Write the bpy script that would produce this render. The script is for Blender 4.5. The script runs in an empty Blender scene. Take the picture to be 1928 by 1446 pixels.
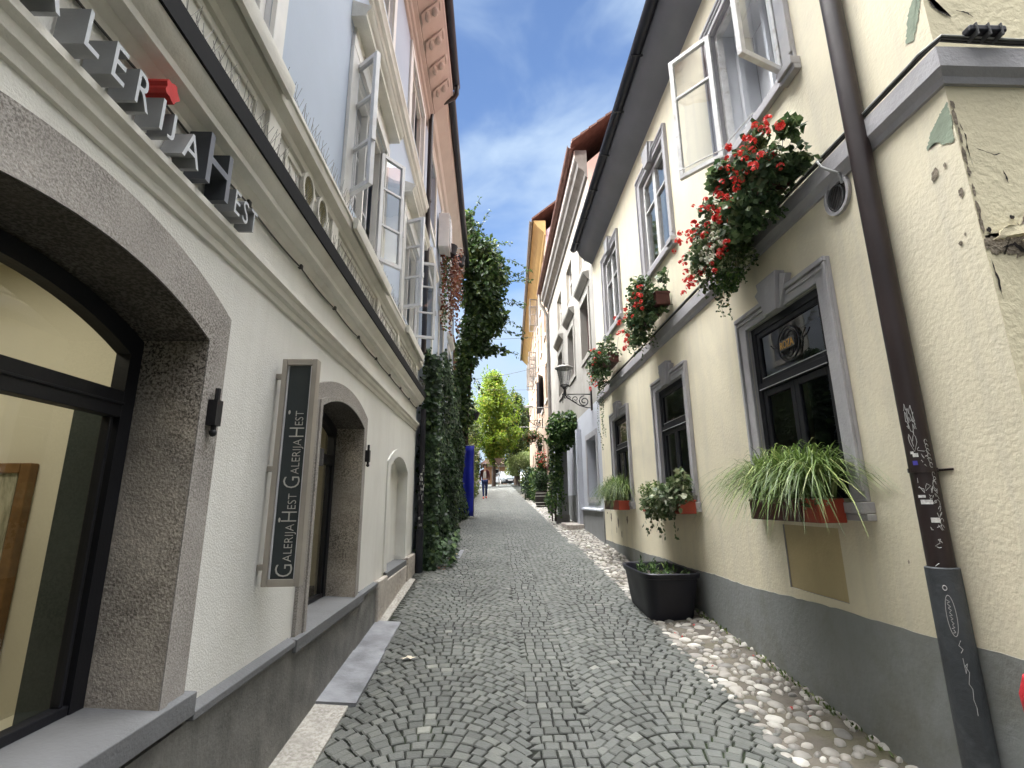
import bpy, bmesh, math, random
from mathutils import Vector, Matrix
random.seed(7)
S = bpy.context.scene
COL = S.collection
# ------------------------------------------------------------------ camera
cam_d = bpy.data.cameras.new("camera"); cam = bpy.data.objects.new("camera", cam_d); COL.objects.link(cam)
cam_d.sensor_width = 36.0; cam_d.lens = 36.0 * 937.26 / 1928.0
cam_d.clip_start = 0.05; cam_d.clip_end = 600
right = Vector((0.9993, -0.0351, -0.0095)); fwd = Vector((0.0370, 0.9725, 0.2301))
fwd.normalize(); right = (right - fwd * right.dot(fwd)).normalized(); up = right.cross(fwd)
cam.matrix_world = Matrix(((right.x, up.x, -fwd.x, 0), (right.y, up.y, -fwd.y, 0), (right.z, up.z, -fwd.z, 1.6), (0, 0, 0, 1)))
S.camera = cam
# ------------------------------------------------------------------ sky and sun
SUN_DIR = Vector((-0.72, -0.52, 0.50)).normalized()           # towards the sun
W = bpy.data.worlds.new("World"); S.world = W; W.use_nodes = True
nt = W.node_tree; nt.nodes.clear()
def N(t, ty, **kw):
    n = t.nodes.new(ty)
    for k, v in kw.items():
        if k.startswith('i_'): n.inputs[k[2:].replace('_', ' ')].default_value = v
        else: setattr(n, k, v)
    return n
wo = N(nt, 'ShaderNodeOutputWorld'); bg = N(nt, 'ShaderNodeBackground'); bg.inputs['Strength'].default_value = 0.15
sky = N(nt, 'ShaderNodeTexSky'); sky.sky_type = 'NISHITA'; sky.sun_disc = False
sky.sun_elevation = math.asin(SUN_DIR.z); sky.sun_rotation = math.atan2(SUN_DIR.x, SUN_DIR.y)
sky.air_density = 1.4; sky.dust_density = 0.5; sky.ozone_density = 4.0
tc = N(nt, 'ShaderNodeTexCoord')
sep = N(nt, 'ShaderNodeSeparateXYZ'); nt.links.new(tc.outputs['Generated'], sep.inputs[0])
mp = N(nt, 'ShaderNodeMapping'); mp.inputs['Scale'].default_value = (2.2, 1.6, 4.2); mp.inputs['Rotation'].default_value = (0.2, 0.5, 0.1)
nt.links.new(tc.outputs['Generated'], mp.inputs[0])
nz = N(nt, 'ShaderNodeTexNoise'); nz.inputs['Scale'].default_value = 1.5; nz.inputs['Detail'].default_value = 5.5; nz.inputs['Roughness'].default_value = 0.5; nz.inputs['Distortion'].default_value = 0.5
nt.links.new(mp.outputs[0], nz.inputs['Vector'])
# out-of-view clouds, thicker overhead and behind, brightened overhead to light the shaded walls
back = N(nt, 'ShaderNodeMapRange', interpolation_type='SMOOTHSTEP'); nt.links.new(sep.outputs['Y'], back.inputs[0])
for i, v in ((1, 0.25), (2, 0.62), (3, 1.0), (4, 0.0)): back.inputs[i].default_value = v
lowr = N(nt, 'ShaderNodeMapRange'); nt.links.new(sep.outputs['Z'], lowr.inputs[0])
for i, v in ((1, 0.10), (2, 0.66), (3, 0.26), (4, 0.02)): lowr.inputs[i].default_value = v
cov = N(nt, 'ShaderNodeMath', operation='ADD'); nt.links.new(nz.outputs['Fac'], cov.inputs[0])
cb = N(nt, 'ShaderNodeMath', operation='MULTIPLY_ADD'); nt.links.new(back.outputs[0], cb.inputs[0]); cb.inputs[1].default_value = 0.22; nt.links.new(lowr.outputs[0], cb.inputs[2])
nt.links.new(cb.outputs[0], cov.inputs[1])
cr = N(nt, 'ShaderNodeMapRange', interpolation_type='SMOOTHSTEP'); nt.links.new(cov.outputs[0], cr.inputs[0])
for i, v in ((1, 0.40), (2, 0.74), (3, 0.0), (4, 0.95)): cr.inputs[i].default_value = v
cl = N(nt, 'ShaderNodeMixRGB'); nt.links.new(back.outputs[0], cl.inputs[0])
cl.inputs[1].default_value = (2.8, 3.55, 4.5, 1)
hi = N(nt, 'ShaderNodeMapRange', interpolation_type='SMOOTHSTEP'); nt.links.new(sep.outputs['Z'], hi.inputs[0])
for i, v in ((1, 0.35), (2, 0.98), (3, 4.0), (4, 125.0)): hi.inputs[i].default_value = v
# added brightness left of the zenith, dimmer right, to even out the two walls
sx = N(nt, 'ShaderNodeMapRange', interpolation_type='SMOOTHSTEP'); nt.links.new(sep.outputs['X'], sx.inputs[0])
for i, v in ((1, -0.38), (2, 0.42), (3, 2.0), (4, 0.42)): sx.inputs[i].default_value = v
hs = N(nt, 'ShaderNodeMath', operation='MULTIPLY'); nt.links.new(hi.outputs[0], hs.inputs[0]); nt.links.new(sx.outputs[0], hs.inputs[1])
sy = N(nt, 'ShaderNodeMapRange', interpolation_type='SMOOTHSTEP'); nt.links.new(sep.outputs['Y'], sy.inputs[0])  # cloud brightness cut behind the viewer to darken the right-hand side wall
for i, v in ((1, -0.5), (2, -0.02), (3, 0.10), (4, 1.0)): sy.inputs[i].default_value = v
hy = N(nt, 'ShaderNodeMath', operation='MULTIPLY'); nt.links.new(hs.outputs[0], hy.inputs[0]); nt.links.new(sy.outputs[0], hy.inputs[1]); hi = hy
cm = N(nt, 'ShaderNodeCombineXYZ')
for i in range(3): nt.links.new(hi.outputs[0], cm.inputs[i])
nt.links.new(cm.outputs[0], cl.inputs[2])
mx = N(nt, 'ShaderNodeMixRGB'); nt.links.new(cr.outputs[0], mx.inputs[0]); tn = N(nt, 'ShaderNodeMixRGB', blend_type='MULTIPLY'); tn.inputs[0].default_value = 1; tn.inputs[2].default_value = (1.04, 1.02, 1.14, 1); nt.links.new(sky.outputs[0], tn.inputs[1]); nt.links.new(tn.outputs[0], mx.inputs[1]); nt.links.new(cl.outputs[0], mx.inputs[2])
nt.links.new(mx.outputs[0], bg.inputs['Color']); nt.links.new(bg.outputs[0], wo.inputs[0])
sd = bpy.data.lights.new("sun", 'SUN'); sd.energy = 3.2; sd.angle = math.radians(0.6); sd.color = (1.0, 0.93, 0.82)
so = bpy.data.objects.new("sun", sd); COL.objects.link(so); so.rotation_euler = SUN_DIR.to_track_quat('Z', 'Y').to_euler()
S.view_settings.view_transform = 'Standard'; S.view_settings.look = 'None'; S.view_settings.exposure = 0.66; S.view_settings.gamma = 1.0
S.render.engine = 'CYCLES'; S.cycles.use_denoising = True
S.cycles.max_bounces = 8; S.cycles.diffuse_bounces = 5; S.cycles.transparent_max_bounces = 12; S.cycles.caustics_reflective = False; S.cycles.caustics_refractive = False

# ------------------------------------------------------------------ materials
def base_mat(name):
    m = bpy.data.materials.new(name); m.use_nodes = True
    return m, m.node_tree, m.node_tree.nodes['Principled BSDF']
def ramp(t, fac, stops):
    r = t.nodes.new('ShaderNodeValToRGB'); e = r.color_ramp.elements
    while len(e) < len(stops): e.new(0.5)
    for i, (p, c) in enumerate(stops):
        e[i].position = p; e[i].color = c if len(c) == 4 else (*c, 1)
    t.links.new(fac, r.inputs[0]); return r.outputs[0]
def noise(t, vec, scale, detail=4, rough=0.55, dist=0.0):
    n = t.nodes.new('ShaderNodeTexNoise'); n.inputs['Scale'].default_value = scale; n.inputs['Detail'].default_value = detail
    n.inputs['Roughness'].default_value = rough; n.inputs['Distortion'].default_value = dist
    t.links.new(vec, n.inputs['Vector']); return n.outputs['Fac']
def mixc(t, fac, a, b, mode='MIX'):
    n = t.nodes.new('ShaderNodeMixRGB'); n.blend_type = mode
    for i, v in ((0, fac), (1, a), (2, b)):
        if hasattr(v, 'links'): t.links.new(v, n.inputs[i])
        elif i == 0: n.inputs[0].default_value = v
        else: n.inputs[i].default_value = (*v, 1)
    return n.outputs[0]
def coords(t, stretch=None):
    c = t.nodes.new('ShaderNodeTexCoord').outputs['Object']
    if stretch:
        m = t.nodes.new('ShaderNodeMapping'); m.inputs['Scale'].default_value = stretch; t.links.new(c, m.inputs[0]); return m.outputs[0]
    return c
def M(name, col, rough=0.8, var=0.12, vs=2.5, bump=0.15, bs=60, metal=0.0, spec=0.4, stain=None, stain_amt=0.5, stain_s=1.2, stain_lo=0.55,
      streak=None, speck=None, speck_s=180, bd=0.01, island=None):
    m, t, p = base_mat(name)
    co = coords(t); c = None
    n1 = noise(t, co, vs, 5)
    lo = tuple(x * (1 - var) for x in col); hi = tuple(min(1, x * (1 + var)) for x in col)
    c = ramp(t, n1, [(0.3, lo), (0.7, hi)])
    if island:
        g = t.nodes.new('ShaderNodeNewGeometry').outputs['Random Per Island']
        c = mixc(t, 1.0, c, ramp(t, g, island), 'MULTIPLY')
    if speck:
        s = noise(t, co, speck_s, 2, 0.6); f = ramp(t, s, [(0.42, (0, 0, 0)), (0.62, (1, 1, 1))])
        big = ramp(t, noise(t, co, 2.3, 3), [(0.35, (0.25, 0.25, 0.25)), (0.7, (1, 1, 1))])
        c = mixc(t, mixc(t, 1.0, f, big, 'MULTIPLY'), c, speck)
    if stain:
        s = ramp(t, noise(t, co, stain_s, 6, 0.62, 0.4), [(stain_lo, (0, 0, 0)), (min(1, stain_lo + 0.25), (stain_amt,) * 3)])
        c = mixc(t, s, c, stain)
    if streak:
        s = ramp(t, noise(t, coords(t, (9, 9, 0.5)), 1.0, 5, 0.6), [(0.5, (0, 0, 0)), (0.85, (0.6,) * 3)])
        c = mixc(t, s, c, streak)
    t.links.new(c, p.inputs['Base Color'])
    p.inputs['Roughness'].default_value = rough; p.inputs['Metallic'].default_value = metal; p.inputs['Specular IOR Level'].default_value = spec
    if rough > 0.15:
        rr = t.nodes.new('ShaderNodeMapRange'); t.links.new(n1, rr.inputs[0]); rr.inputs[3].default_value = max(0.05, rough - 0.12); rr.inputs[4].default_value = min(1, rough + 0.1)
        t.links.new(rr.outputs[0], p.inputs['Roughness'])
    if bump:
        b = t.nodes.new('ShaderNodeBump'); b.inputs['Strength'].default_value = bump; b.inputs['Distance'].default_value = bd
        h1 = noise(t, co, bs, 3, 0.6); h2 = noise(t, co, bs * 0.08, 4, 0.6)
        a = t.nodes.new('ShaderNodeMath'); a.operation = 'ADD'; t.links.new(h1, a.inputs[0]); t.links.new(h2, a.inputs[1])
        t.links.new(a.outputs[0], b.inputs['Height']); t.links.new(b.outputs[0], p.inputs['Normal'])
    return m
def leafmat(name, stops, trans=0.3, rough=0.45):
    m, t, p = base_mat(name)
    g = t.nodes.new('ShaderNodeNewGeometry').outputs['Random Per Island']
    c = ramp(t, g, stops); c = mixc(t, 1.0, c, ramp(t, noise(t, coords(t), 2.0, 3), [(0.3, (0.65, 0.65, 0.65)), (0.7, (1.2, 1.2, 1.0))]), 'MULTIPLY')
    t.links.new(c, p.inputs['Base Color']); p.inputs['Roughness'].default_value = rough; p.inputs['Specular IOR Level'].default_value = 0.4
    tr = t.nodes.new('ShaderNodeBsdfTranslucent'); t.links.new(c, tr.inputs[0])
    mx = t.nodes.new('ShaderNodeMixShader'); mx.inputs[0].default_value = trans
    o = t.nodes['Material Output']; t.links.new(p.outputs[0], mx.inputs[1]); t.links.new(tr.outputs[0], mx.inputs[2]); t.links.new(mx.outputs[0], o.inputs[0])
    return m
def glass(name, tint=(0.9, 0.95, 0.95), f0=0.07, wav=0.02):
    m, t, p = base_mat(name); t.nodes.remove(p)
    tr = t.nodes.new('ShaderNodeBsdfTransparent'); tr.inputs[0].default_value = (*tint, 1)
    gl = t.nodes.new('ShaderNodeBsdfGlossy'); gl.inputs['Roughness'].default_value = 0.01
    bn = t.nodes.new('ShaderNodeBump'); bn.inputs['Strength'].default_value = wav; bn.inputs['Distance'].default_value = 0.05
    t.links.new(noise(t, coords(t), 3.0, 1), bn.inputs['Height']); t.links.new(bn.outputs[0], gl.inputs['Normal'])
    lw = t.nodes.new('ShaderNodeLayerWeight'); lw.inputs['Blend'].default_value = 0.5
    pw = t.nodes.new('ShaderNodeMath'); pw.operation = 'POWER'; t.links.new(lw.outputs['Facing'], pw.inputs[0]); pw.inputs[1].default_value = 3.5
    ma = t.nodes.new('ShaderNodeMath'); ma.operation = 'MULTIPLY_ADD'; t.links.new(pw.outputs[0], ma.inputs[0]); ma.inputs[1].default_value = 0.85; ma.inputs[2].default_value = f0
    mx = t.nodes.new('ShaderNodeMixShader'); t.links.new(ma.outputs[0], mx.inputs[0]); t.links.new(tr.outputs[0], mx.inputs[1]); t.links.new(gl.outputs[0], mx.inputs[2])
    t.links.new(mx.outputs[0], t.nodes['Material Output'].inputs[0]); return m
def emis(name, col, s):
    m, t, p = base_mat(name); p.inputs['Emission Color'].default_value = (*col, 1); p.inputs['Emission Strength'].default_value = s; return m

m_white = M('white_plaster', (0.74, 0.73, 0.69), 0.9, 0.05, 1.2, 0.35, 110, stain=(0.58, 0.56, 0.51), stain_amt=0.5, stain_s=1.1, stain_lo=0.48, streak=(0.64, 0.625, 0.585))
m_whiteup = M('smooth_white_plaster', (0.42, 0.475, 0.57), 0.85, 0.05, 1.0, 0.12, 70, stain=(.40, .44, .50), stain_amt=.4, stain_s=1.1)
m_mould = M('stone_moulding', (0.71, 0.69, 0.64), 0.85, 0.08, 4, 0.25, 80, stain=(0.42, 0.39, 0.33), stain_amt=0.5, stain_s=2.2, stain_lo=0.5)
m_trimw = M('white_trim_paint', (0.72, 0.70, 0.67), 0.6, 0.06, 4, 0.1, 60, stain=(0.45, 0.43, 0.38), stain_amt=0.4, stain_s=3)
m_cream = M('cream_plaster', (0.72, 0.655, 0.49), 0.92, 0.08, 0.9, 0.4, 38, stain=(0.545, 0.50, 0.40), stain_amt=0.65, stain_s=0.9, stain_lo=0.47, streak=(0.54, 0.50, 0.41), bd=0.008)
m_creamside = M('yellow_plaster', (0.70, 0.63, 0.44), 0.92, 0.08, 1.5, 0.55, 26, stain=(0.55, 0.49, 0.34), stain_amt=0.5, stain_s=1.6, stain_lo=0.5, bd=0.01)
m_greytrim = M('grey_trim_paint', (0.36, 0.35, 0.36), 0.8, 0.10, 5, 0.35, 45, stain=(0.50, 0.47, 0.42), stain_amt=0.4, stain_s=3.0, stain_lo=0.55)
m_greyplinth = M('grey_plinth_paint', (0.235, 0.245, 0.24), 0.85, 0.10, 1.4, 0.35, 30, stain=(0.155, 0.15, 0.115), stain_amt=0.75, stain_s=1.7, stain_lo=0.46, streak=(0.20, 0.20, 0.185))
m_patch = M('ochre_patch_plaster', (0.47, 0.385, 0.22), 0.9, 0.08, 3, 0.2, 40, streak=(0.38, 0.31, 0.18))
m_granite = M('grey_granite', (0.38, 0.355, 0.33), 0.75, 0.10, 6, 0.35, 110, speck=(0.12, 0.105, 0.092), speck_s=130, stain=(0.22, 0.19, 0.17), stain_amt=0.5, stain_s=2.5)
m_granitei = M('weathered_granite', (0.47, 0.42, 0.36), 0.85, 0.22, 3, 0.5, 95, speck=(0.028, 0.022, 0.018), speck_s=110, stain=(0.12, 0.10, 0.08), stain_amt=0.6, stain_s=1.7, stain_lo=0.5)
m_archdark = M('dark_arch_granite', (0.055, 0.048, 0.042), 0.9, 0.3, 5, 0.5, 60, speck=(0.20, 0.18, 0.16), speck_s=90)  # much darker granite for the undersides of the arches
m_slate = M('dark_stone_plinth', (0.14, 0.137, 0.127), 0.7, 0.35, 5, 0.5, 55, stain=(0.26, 0.25, 0.23), stain_amt=0.55, stain_s=4, stain_lo=0.45, streak=(0.08, 0.08, 0.075))
m_cap = M('stone_cap', (0.15, 0.153, 0.16), 0.7, 0.12, 4, 0.3, 60, stain=(0.09, 0.09, 0.092), stain_amt=0.6, stain_s=3)
m_lime = M('limestone_block', (0.50, 0.46, 0.41), 0.8, 0.15, 4, 0.5, 40, speck=(0.30, 0.25, 0.22), speck_s=30, stain=(0.24, 0.21, 0.18), stain_amt=0.6, stain_s=3)
m_black = M('black_paint', (0.007, 0.0075, 0.011), 0.5, 0.3, 4, 0.08, 60)
m_blackp = M('black_plastic', (0.008, 0.008, 0.014), 0.5, 0.3, 4, 0.1, 60)
m_iron = M('black_iron', (0.015, 0.014, 0.016), 0.5, 0.3, 8, 0.15, 60)
m_brownpipe = M('brown_pipe_paint', (0.022, 0.014, 0.0135), 0.42, 0.25, 3, 0.08, 40)
m_boot = M('dark_cast_iron', (0.045, 0.05, 0.055), 0.55, 0.3, 5, 0.3, 40, stain=(0.13, 0.14, 0.15), stain_amt=0.6, stain_s=6)
m_gutter = M('navy_gutter', (0.012, 0.014, 0.022), 0.4, 0.2, 4, 0.05, 40)
m_soffit = M('dark_grey_soffit', (0.19, 0.19, 0.21), 0.85, 0.12, 2, 0.2, 40)
m_zinc = M('weathered_zinc', (0.24, 0.23, 0.215), 0.55, 0.2, 5, 0.2, 40, metal=0.3, stain=(0.09, 0.06, 0.05), stain_amt=0.7, stain_s=3)
m_rust = M('rusty_gutter', (0.16, 0.085, 0.07), 0.7, 0.3, 6, 0.4, 40, stain=(0.05, 0.045, 0.045), stain_amt=0.8, stain_s=4)
m_bronze = M('brushed_bronze', (0.40, 0.365, 0.32), 0.45, 0.08, 8, 0.05, 90, metal=0.6)
m_panel = M('dark_green_panel', (0.026, 0.034, 0.036), 0.35, 0.15, 3, 0.03, 60)
m_silver = M('silver_lettering', (0.55, 0.54, 0.50), 0.4, 0.1, 8, 0.0, metal=0.5)
m_lettergrey = M('grey_letter_metal', (0.27, 0.275, 0.28), 0.5, 0.12, 9, 0.1, 60)
m_letterface = M('pale_letter_face', (0.52, 0.54, 0.57), 0.45, 0.1, 9, 0.05, 60)
m_letterdark = M('dark_letter_metal', (0.055, 0.06, 0.07), 0.5, 0.15, 9, 0.1, 60)
m_letterdface = M('slate_letter_face', (0.17, 0.18, 0.21), 0.5, 0.15, 9, 0.1, 60)
m_red = M('red_enamel', (0.52, 0.035, 0.03), 0.5, 0.2, 12, 0.1, 60)
m_redplastic = M('red_brown_plastic', (0.30, 0.045, 0.022), 0.5, 0.2, 5, 0.1, 40)
m_darkbox = M('dark_red_plastic', (0.07, 0.016, 0.013), 0.5, 0.2, 5, 0.1, 40)
m_peach = M('peach_plaster', (0.50, 0.42, 0.375), 0.9, 0.08, 3, 0.25, 50, stain=(0.42, 0.31, 0.25), stain_amt=0.5, stain_s=3)
m_lpeach = M('pale_peach_plaster', (0.56, 0.50, 0.445), 0.9, 0.06, 2, 0.2, 50, stain=(0.55, 0.42, 0.33), stain_amt=0.4)
m_pink = M('faded_pink_plaster', (0.55, 0.40, 0.36), 0.9, 0.12, 2, 0.3, 40, stain=(0.45, 0.33, 0.30), stain_amt=0.6)
m_lilac = M('lilac_plaster', (0.50, 0.43, 0.50), 0.9, 0.08, 2, 0.2, 40)
m_yellow = M('yellow_eaves_paint', (0.50, 0.355, 0.15), 0.8, 0.1, 2, 0.1, 40)
m_r2 = M('old_grey_plaster', (0.365, 0.345, 0.31), 0.92, 0.12, 1.5, 0.4, 40, stain=(0.24, 0.225, 0.205), stain_amt=0.6, stain_s=1.6, stain_lo=0.48, streak=(0.26, 0.245, 0.22))
m_r2white = M('blue_white_plaster', (0.47, 0.485, 0.53), 0.9, 0.06, 2, 0.2, 50, stain=(0.45, 0.46, 0.48), stain_amt=0.4)
m_r2plinth = M('mossy_grey_plinth', (0.26, 0.265, 0.265), 0.9, 0.12, 2, 0.3, 40, stain=(0.10, 0.11, 0.045), stain_amt=0.7, stain_s=1.3, stain_lo=0.56)
m_r3 = M('orange_plaster', (0.40, 0.30, 0.225), 0.9, 0.08, 2, 0.2, 50, stain=(0.32, 0.24, 0.18), stain_amt=0.5)
m_tile = M('red_roof_tiles', (0.15, 0.082, 0.066), 0.85, 0.3, 9, 0.6, 12, stain=(0.16, 0.07, 0.05), stain_amt=0.7, stain_s=3)
m_maroon = M('maroon_wood', (0.07, 0.018, 0.016), 0.5, 0.2, 6, 0.1, 40)
m_dark = M('dark_interior', (0.012, 0.012, 0.016), 0.9, 0.2, 4, 0)
m_darkcurt = M('dim_curtain', (0.20, 0.20, 0.19), 0.9, 0.25, 9, 0.1)
m_creamint = M('cream_interior_paint', (0.68, 0.645, 0.53), 0.85, 0.05, 2, 0.05)
m_greenint = M('grey_green_panel', (0.035, 0.05, 0.042), 0.7, 0.15, 4, 0.05)
m_wood = M('gilded_wood', (0.20, 0.11, 0.045), 0.45, 0.3, 12, 0.1)
m_glass = glass('window_glass')
m_glassd = glass('dark_window_glass', (0.45, 0.5, 0.55), 0.065, 0.03)
m_glassu = glass('old_wavy_glass', (0.80, 0.83, 0.86), 0.24, 0.06)
m_lampg = glass('lamp_glass', (0.85, 0.86, 0.88), 0.12, 0.0)
m_winframe = M('white_window_paint', (0.68, 0.68, 0.70), 0.5, 0.08, 8, 0.12, 40, stain=(0.42, 0.37, 0.28), stain_amt=0.5, stain_s=7, stain_lo=0.58)
m_winold = M('flaking_window_paint', (0.60, 0.59, 0.575), 0.7, 0.12, 12, 0.5, 30, stain=(0.24, 0.19, 0.13), stain_amt=0.8, stain_s=9, stain_lo=0.56)
m_lining = M('pale_grey_lining', (0.55, 0.56, 0.58), 0.7, 0.06, 3, 0.1, 40)
m_concrete = M('rough_concrete', (0.42, 0.40, 0.36), 0.9, 0.15, 5, 0.7, 50, speck=(0.22, 0.20, 0.17), speck_s=45, stain=(0.24, 0.22, 0.19), stain_amt=0.5, stain_s=3)
m_slab = M('blue_grey_slab', (0.22, 0.225, 0.24), 0.45, 0.35, 5, 0.25, 45, stain=(0.40, 0.41, 0.43), stain_amt=0.6, stain_s=4, stain_lo=0.5)
m_sett = M('granite_setts', (0.108, 0.113, 0.104), 0.62, 0.2, 1.1, 0.7, 75, bd=0.006, island=[(0.0, (0.74, 0.74, 0.72)), (0.5, (0.97, 0.97, 0.97)), (0.9, (1.15, 1.14, 1.11)), (0.990, (1.3, 1.28, 1.25)), (0.995, (1.7, 1.66, 1.6)), (1.0, (2.0, 1.95, 1.85))], stain=(0.15, 0.15, 0.13), stain_amt=0.4, stain_s=0.9)
m_joint = M('dark_joint_sand', (0.012, 0.012, 0.010), 0.95, 0.3, 8, 0.5, 60, stain=(0.03, 0.055, 0.012), stain_amt=0.9, stain_s=1.1, stain_lo=0.50)
m_pebble = M('river_pebbles', (0.345, 0.335, 0.312), 0.6, 0.15, 14, 0.15, 90, island=[(0.0, (0.42, 0.41, 0.40)), (0.3, (0.72, 0.70, 0.67)), (0.55, (0.95, 0.90, 0.84)), (0.85, (1.15, 1.13, 1.08)), (1.0, (1.55, 1.53, 1.48))])
m_dirt = M('pebble_mortar', (0.125, 0.11, 0.09), 0.95, 0.3, 5, 0.8, 35, stain=(0.09, 0.085, 0.04), stain_amt=0.7, stain_s=2.5, stain_lo=0.48)
m_asphalt = M('far_square_paving', (0.15, 0.148, 0.144), 0.9, 0.15, 1, 0.2, 30)
m_banner = M('blue_cloth', (0.012, 0.022, 0.36), 0.6, 0.1, 3, 0.1, 60)
m_bark = M('tree_bark', (0.055, 0.04, 0.03), 0.9, 0.3, 6, 0.6, 25)
m_stem = M('green_stems', (0.10, 0.12, 0.04), 0.8, 0.3, 10, 0.0)
m_soil = M('potting_soil', (0.03, 0.022, 0.016), 0.95, 0.4, 20, 0.8, 50)
m_flr = leafmat('red_petals', [(0.0, (0.60, 0.02, 0.022)), (0.5, (0.80, 0.055, 0.045)), (1.0, (0.90, 0.15, 0.13))], 0.25)
m_flw = leafmat('white_petals', [(0.0, (0.7, 0.7, 0.62)), (1.0, (0.85, 0.85, 0.8))], 0.25)
m_ger = leafmat('geranium_leaves', [(0.0, (0.03, 0.06, 0.028)), (0.5, (0.07, 0.125, 0.055)), (0.85, (0.13, 0.19, 0.085)), (1.0, (0.27, 0.31, 0.17))])
m_varieg = leafmat('variegated_leaves', [(0.0, (0.05, 0.085, 0.035)), (0.4, (0.10, 0.15, 0.065)), (0.7, (0.21, 0.25, 0.14)), (1.0, (0.48, 0.49, 0.36))])
m_ivy = leafmat('ivy_leaves', [(0.0, (0.010, 0.026, 0.012)), (0.55, (0.028, 0.062, 0.027)), (0.9, (0.06, 0.115, 0.042)), (1.0, (0.13, 0.20, 0.065))], 0.2, 0.55)
m_creeper = leafmat('creeper_leaves', [(0.0, (0.02, 0.05, 0.016)), (0.5, (0.055, 0.115, 0.035)), (0.9, (0.11, 0.19, 0.05)), (1.0, (0.2, 0.26, 0.08))], 0.35)
m_redivy = leafmat('autumn_leaves', [(0.0, (0.10, 0.025, 0.014)), (0.6, (0.23, 0.06, 0.03)), (0.85, (0.30, 0.11, 0.05)), (1.0, (0.14, 0.13, 0.04))], 0.3)
m_grass = leafmat('sedge_blades', [(0.0, (0.045, 0.08, 0.02)), (0.5, (0.11, 0.18, 0.045)), (0.85, (0.21, 0.29, 0.09)), (1.0, (0.42, 0.46, 0.22))], 0.3)
m_tree = leafmat('yellow_green_leaves', [(0.0, (0.09, 0.16, 0.018)), (0.5, (0.19, 0.29, 0.03)), (0.9, (0.32, 0.40, 0.05)), (1.0, (0.38, 0.28, 0.07))], 0.5)
m_tree2 = leafmat('deep_green_leaves', [(0.0, (0.035, 0.06, 0.02)), (0.6, (0.08, 0.13, 0.035)), (1.0, (0.18, 0.18, 0.05))], 0.4)
m_willow = leafmat('pale_willow_leaves', [(0.0, (0.22, 0.30, 0.11)), (0.6, (0.36, 0.43, 0.19)), (1.0, (0.50, 0.54, 0.28))], 0.45)
m_paper = M('dry_leaf', (0.62, 0.55, 0.44), 0.8, 0.15, 20, 0.3)
m_litter = M('brown_litter', (0.25, 0.10, 0.05), 0.9, 0.3, 20, 0.1)
m_cable = M('dark_cable', (0.05, 0.048, 0.045), 0.7, 0.2, 9, 0)
m_cablel = M('pale_cable', (0.42, 0.42, 0.41), 0.6, 0.2, 9, 0)
m_oldgreen = M('exposed_green_paint', (0.245, 0.29, 0.215), 0.9, 0.15, 9, 0.3, 40, stain=(0.36, 0.37, 0.29), stain_amt=0.5, stain_s=12)
m_brick = M('exposed_rubble', (0.21, 0.175, 0.13), 0.95, 0.3, 18, 1.0, 40, stain=(0.07, 0.055, 0.045), stain_amt=0.7, stain_s=20)
m_crack = M('open_crack', (0.025, 0.02, 0.018), 1.0, 0.2, 9, 0)
m_flake = M('peeling_plaster', (0.72, 0.64, 0.44), 0.9, 0.1, 9, 0.4, 40)
m_mesh = M('wire_mesh', (0.10, 0.10, 0.10), 0.6, 0.2, 9, 0, metal=0.4)
m_yvent = M('yellow_vent_mesh', (0.36, 0.33, 0.20), 0.6, 0.2, 9, 0)
m_chalk = M('chalk_marker', (0.40, 0.40, 0.39), 0.8, 0.1, 9, 0)
m_sticker = M('worn_sticker', (0.60, 0.59, 0.57), 0.7, 0.3, 90, 0)
m_bluest = M('blue_sticker', (0.06, 0.05, 0.32), 0.6, 0.2, 60, 0)
m_gold = M('gold_letters', (0.62, 0.36, 0.10), 0.5, 0.1, 9, 0)
m_goldsign = M('pale_sign_ground', (0.12, 0.125, 0.13), 0.5, 0.1, 9, 0)

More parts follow.
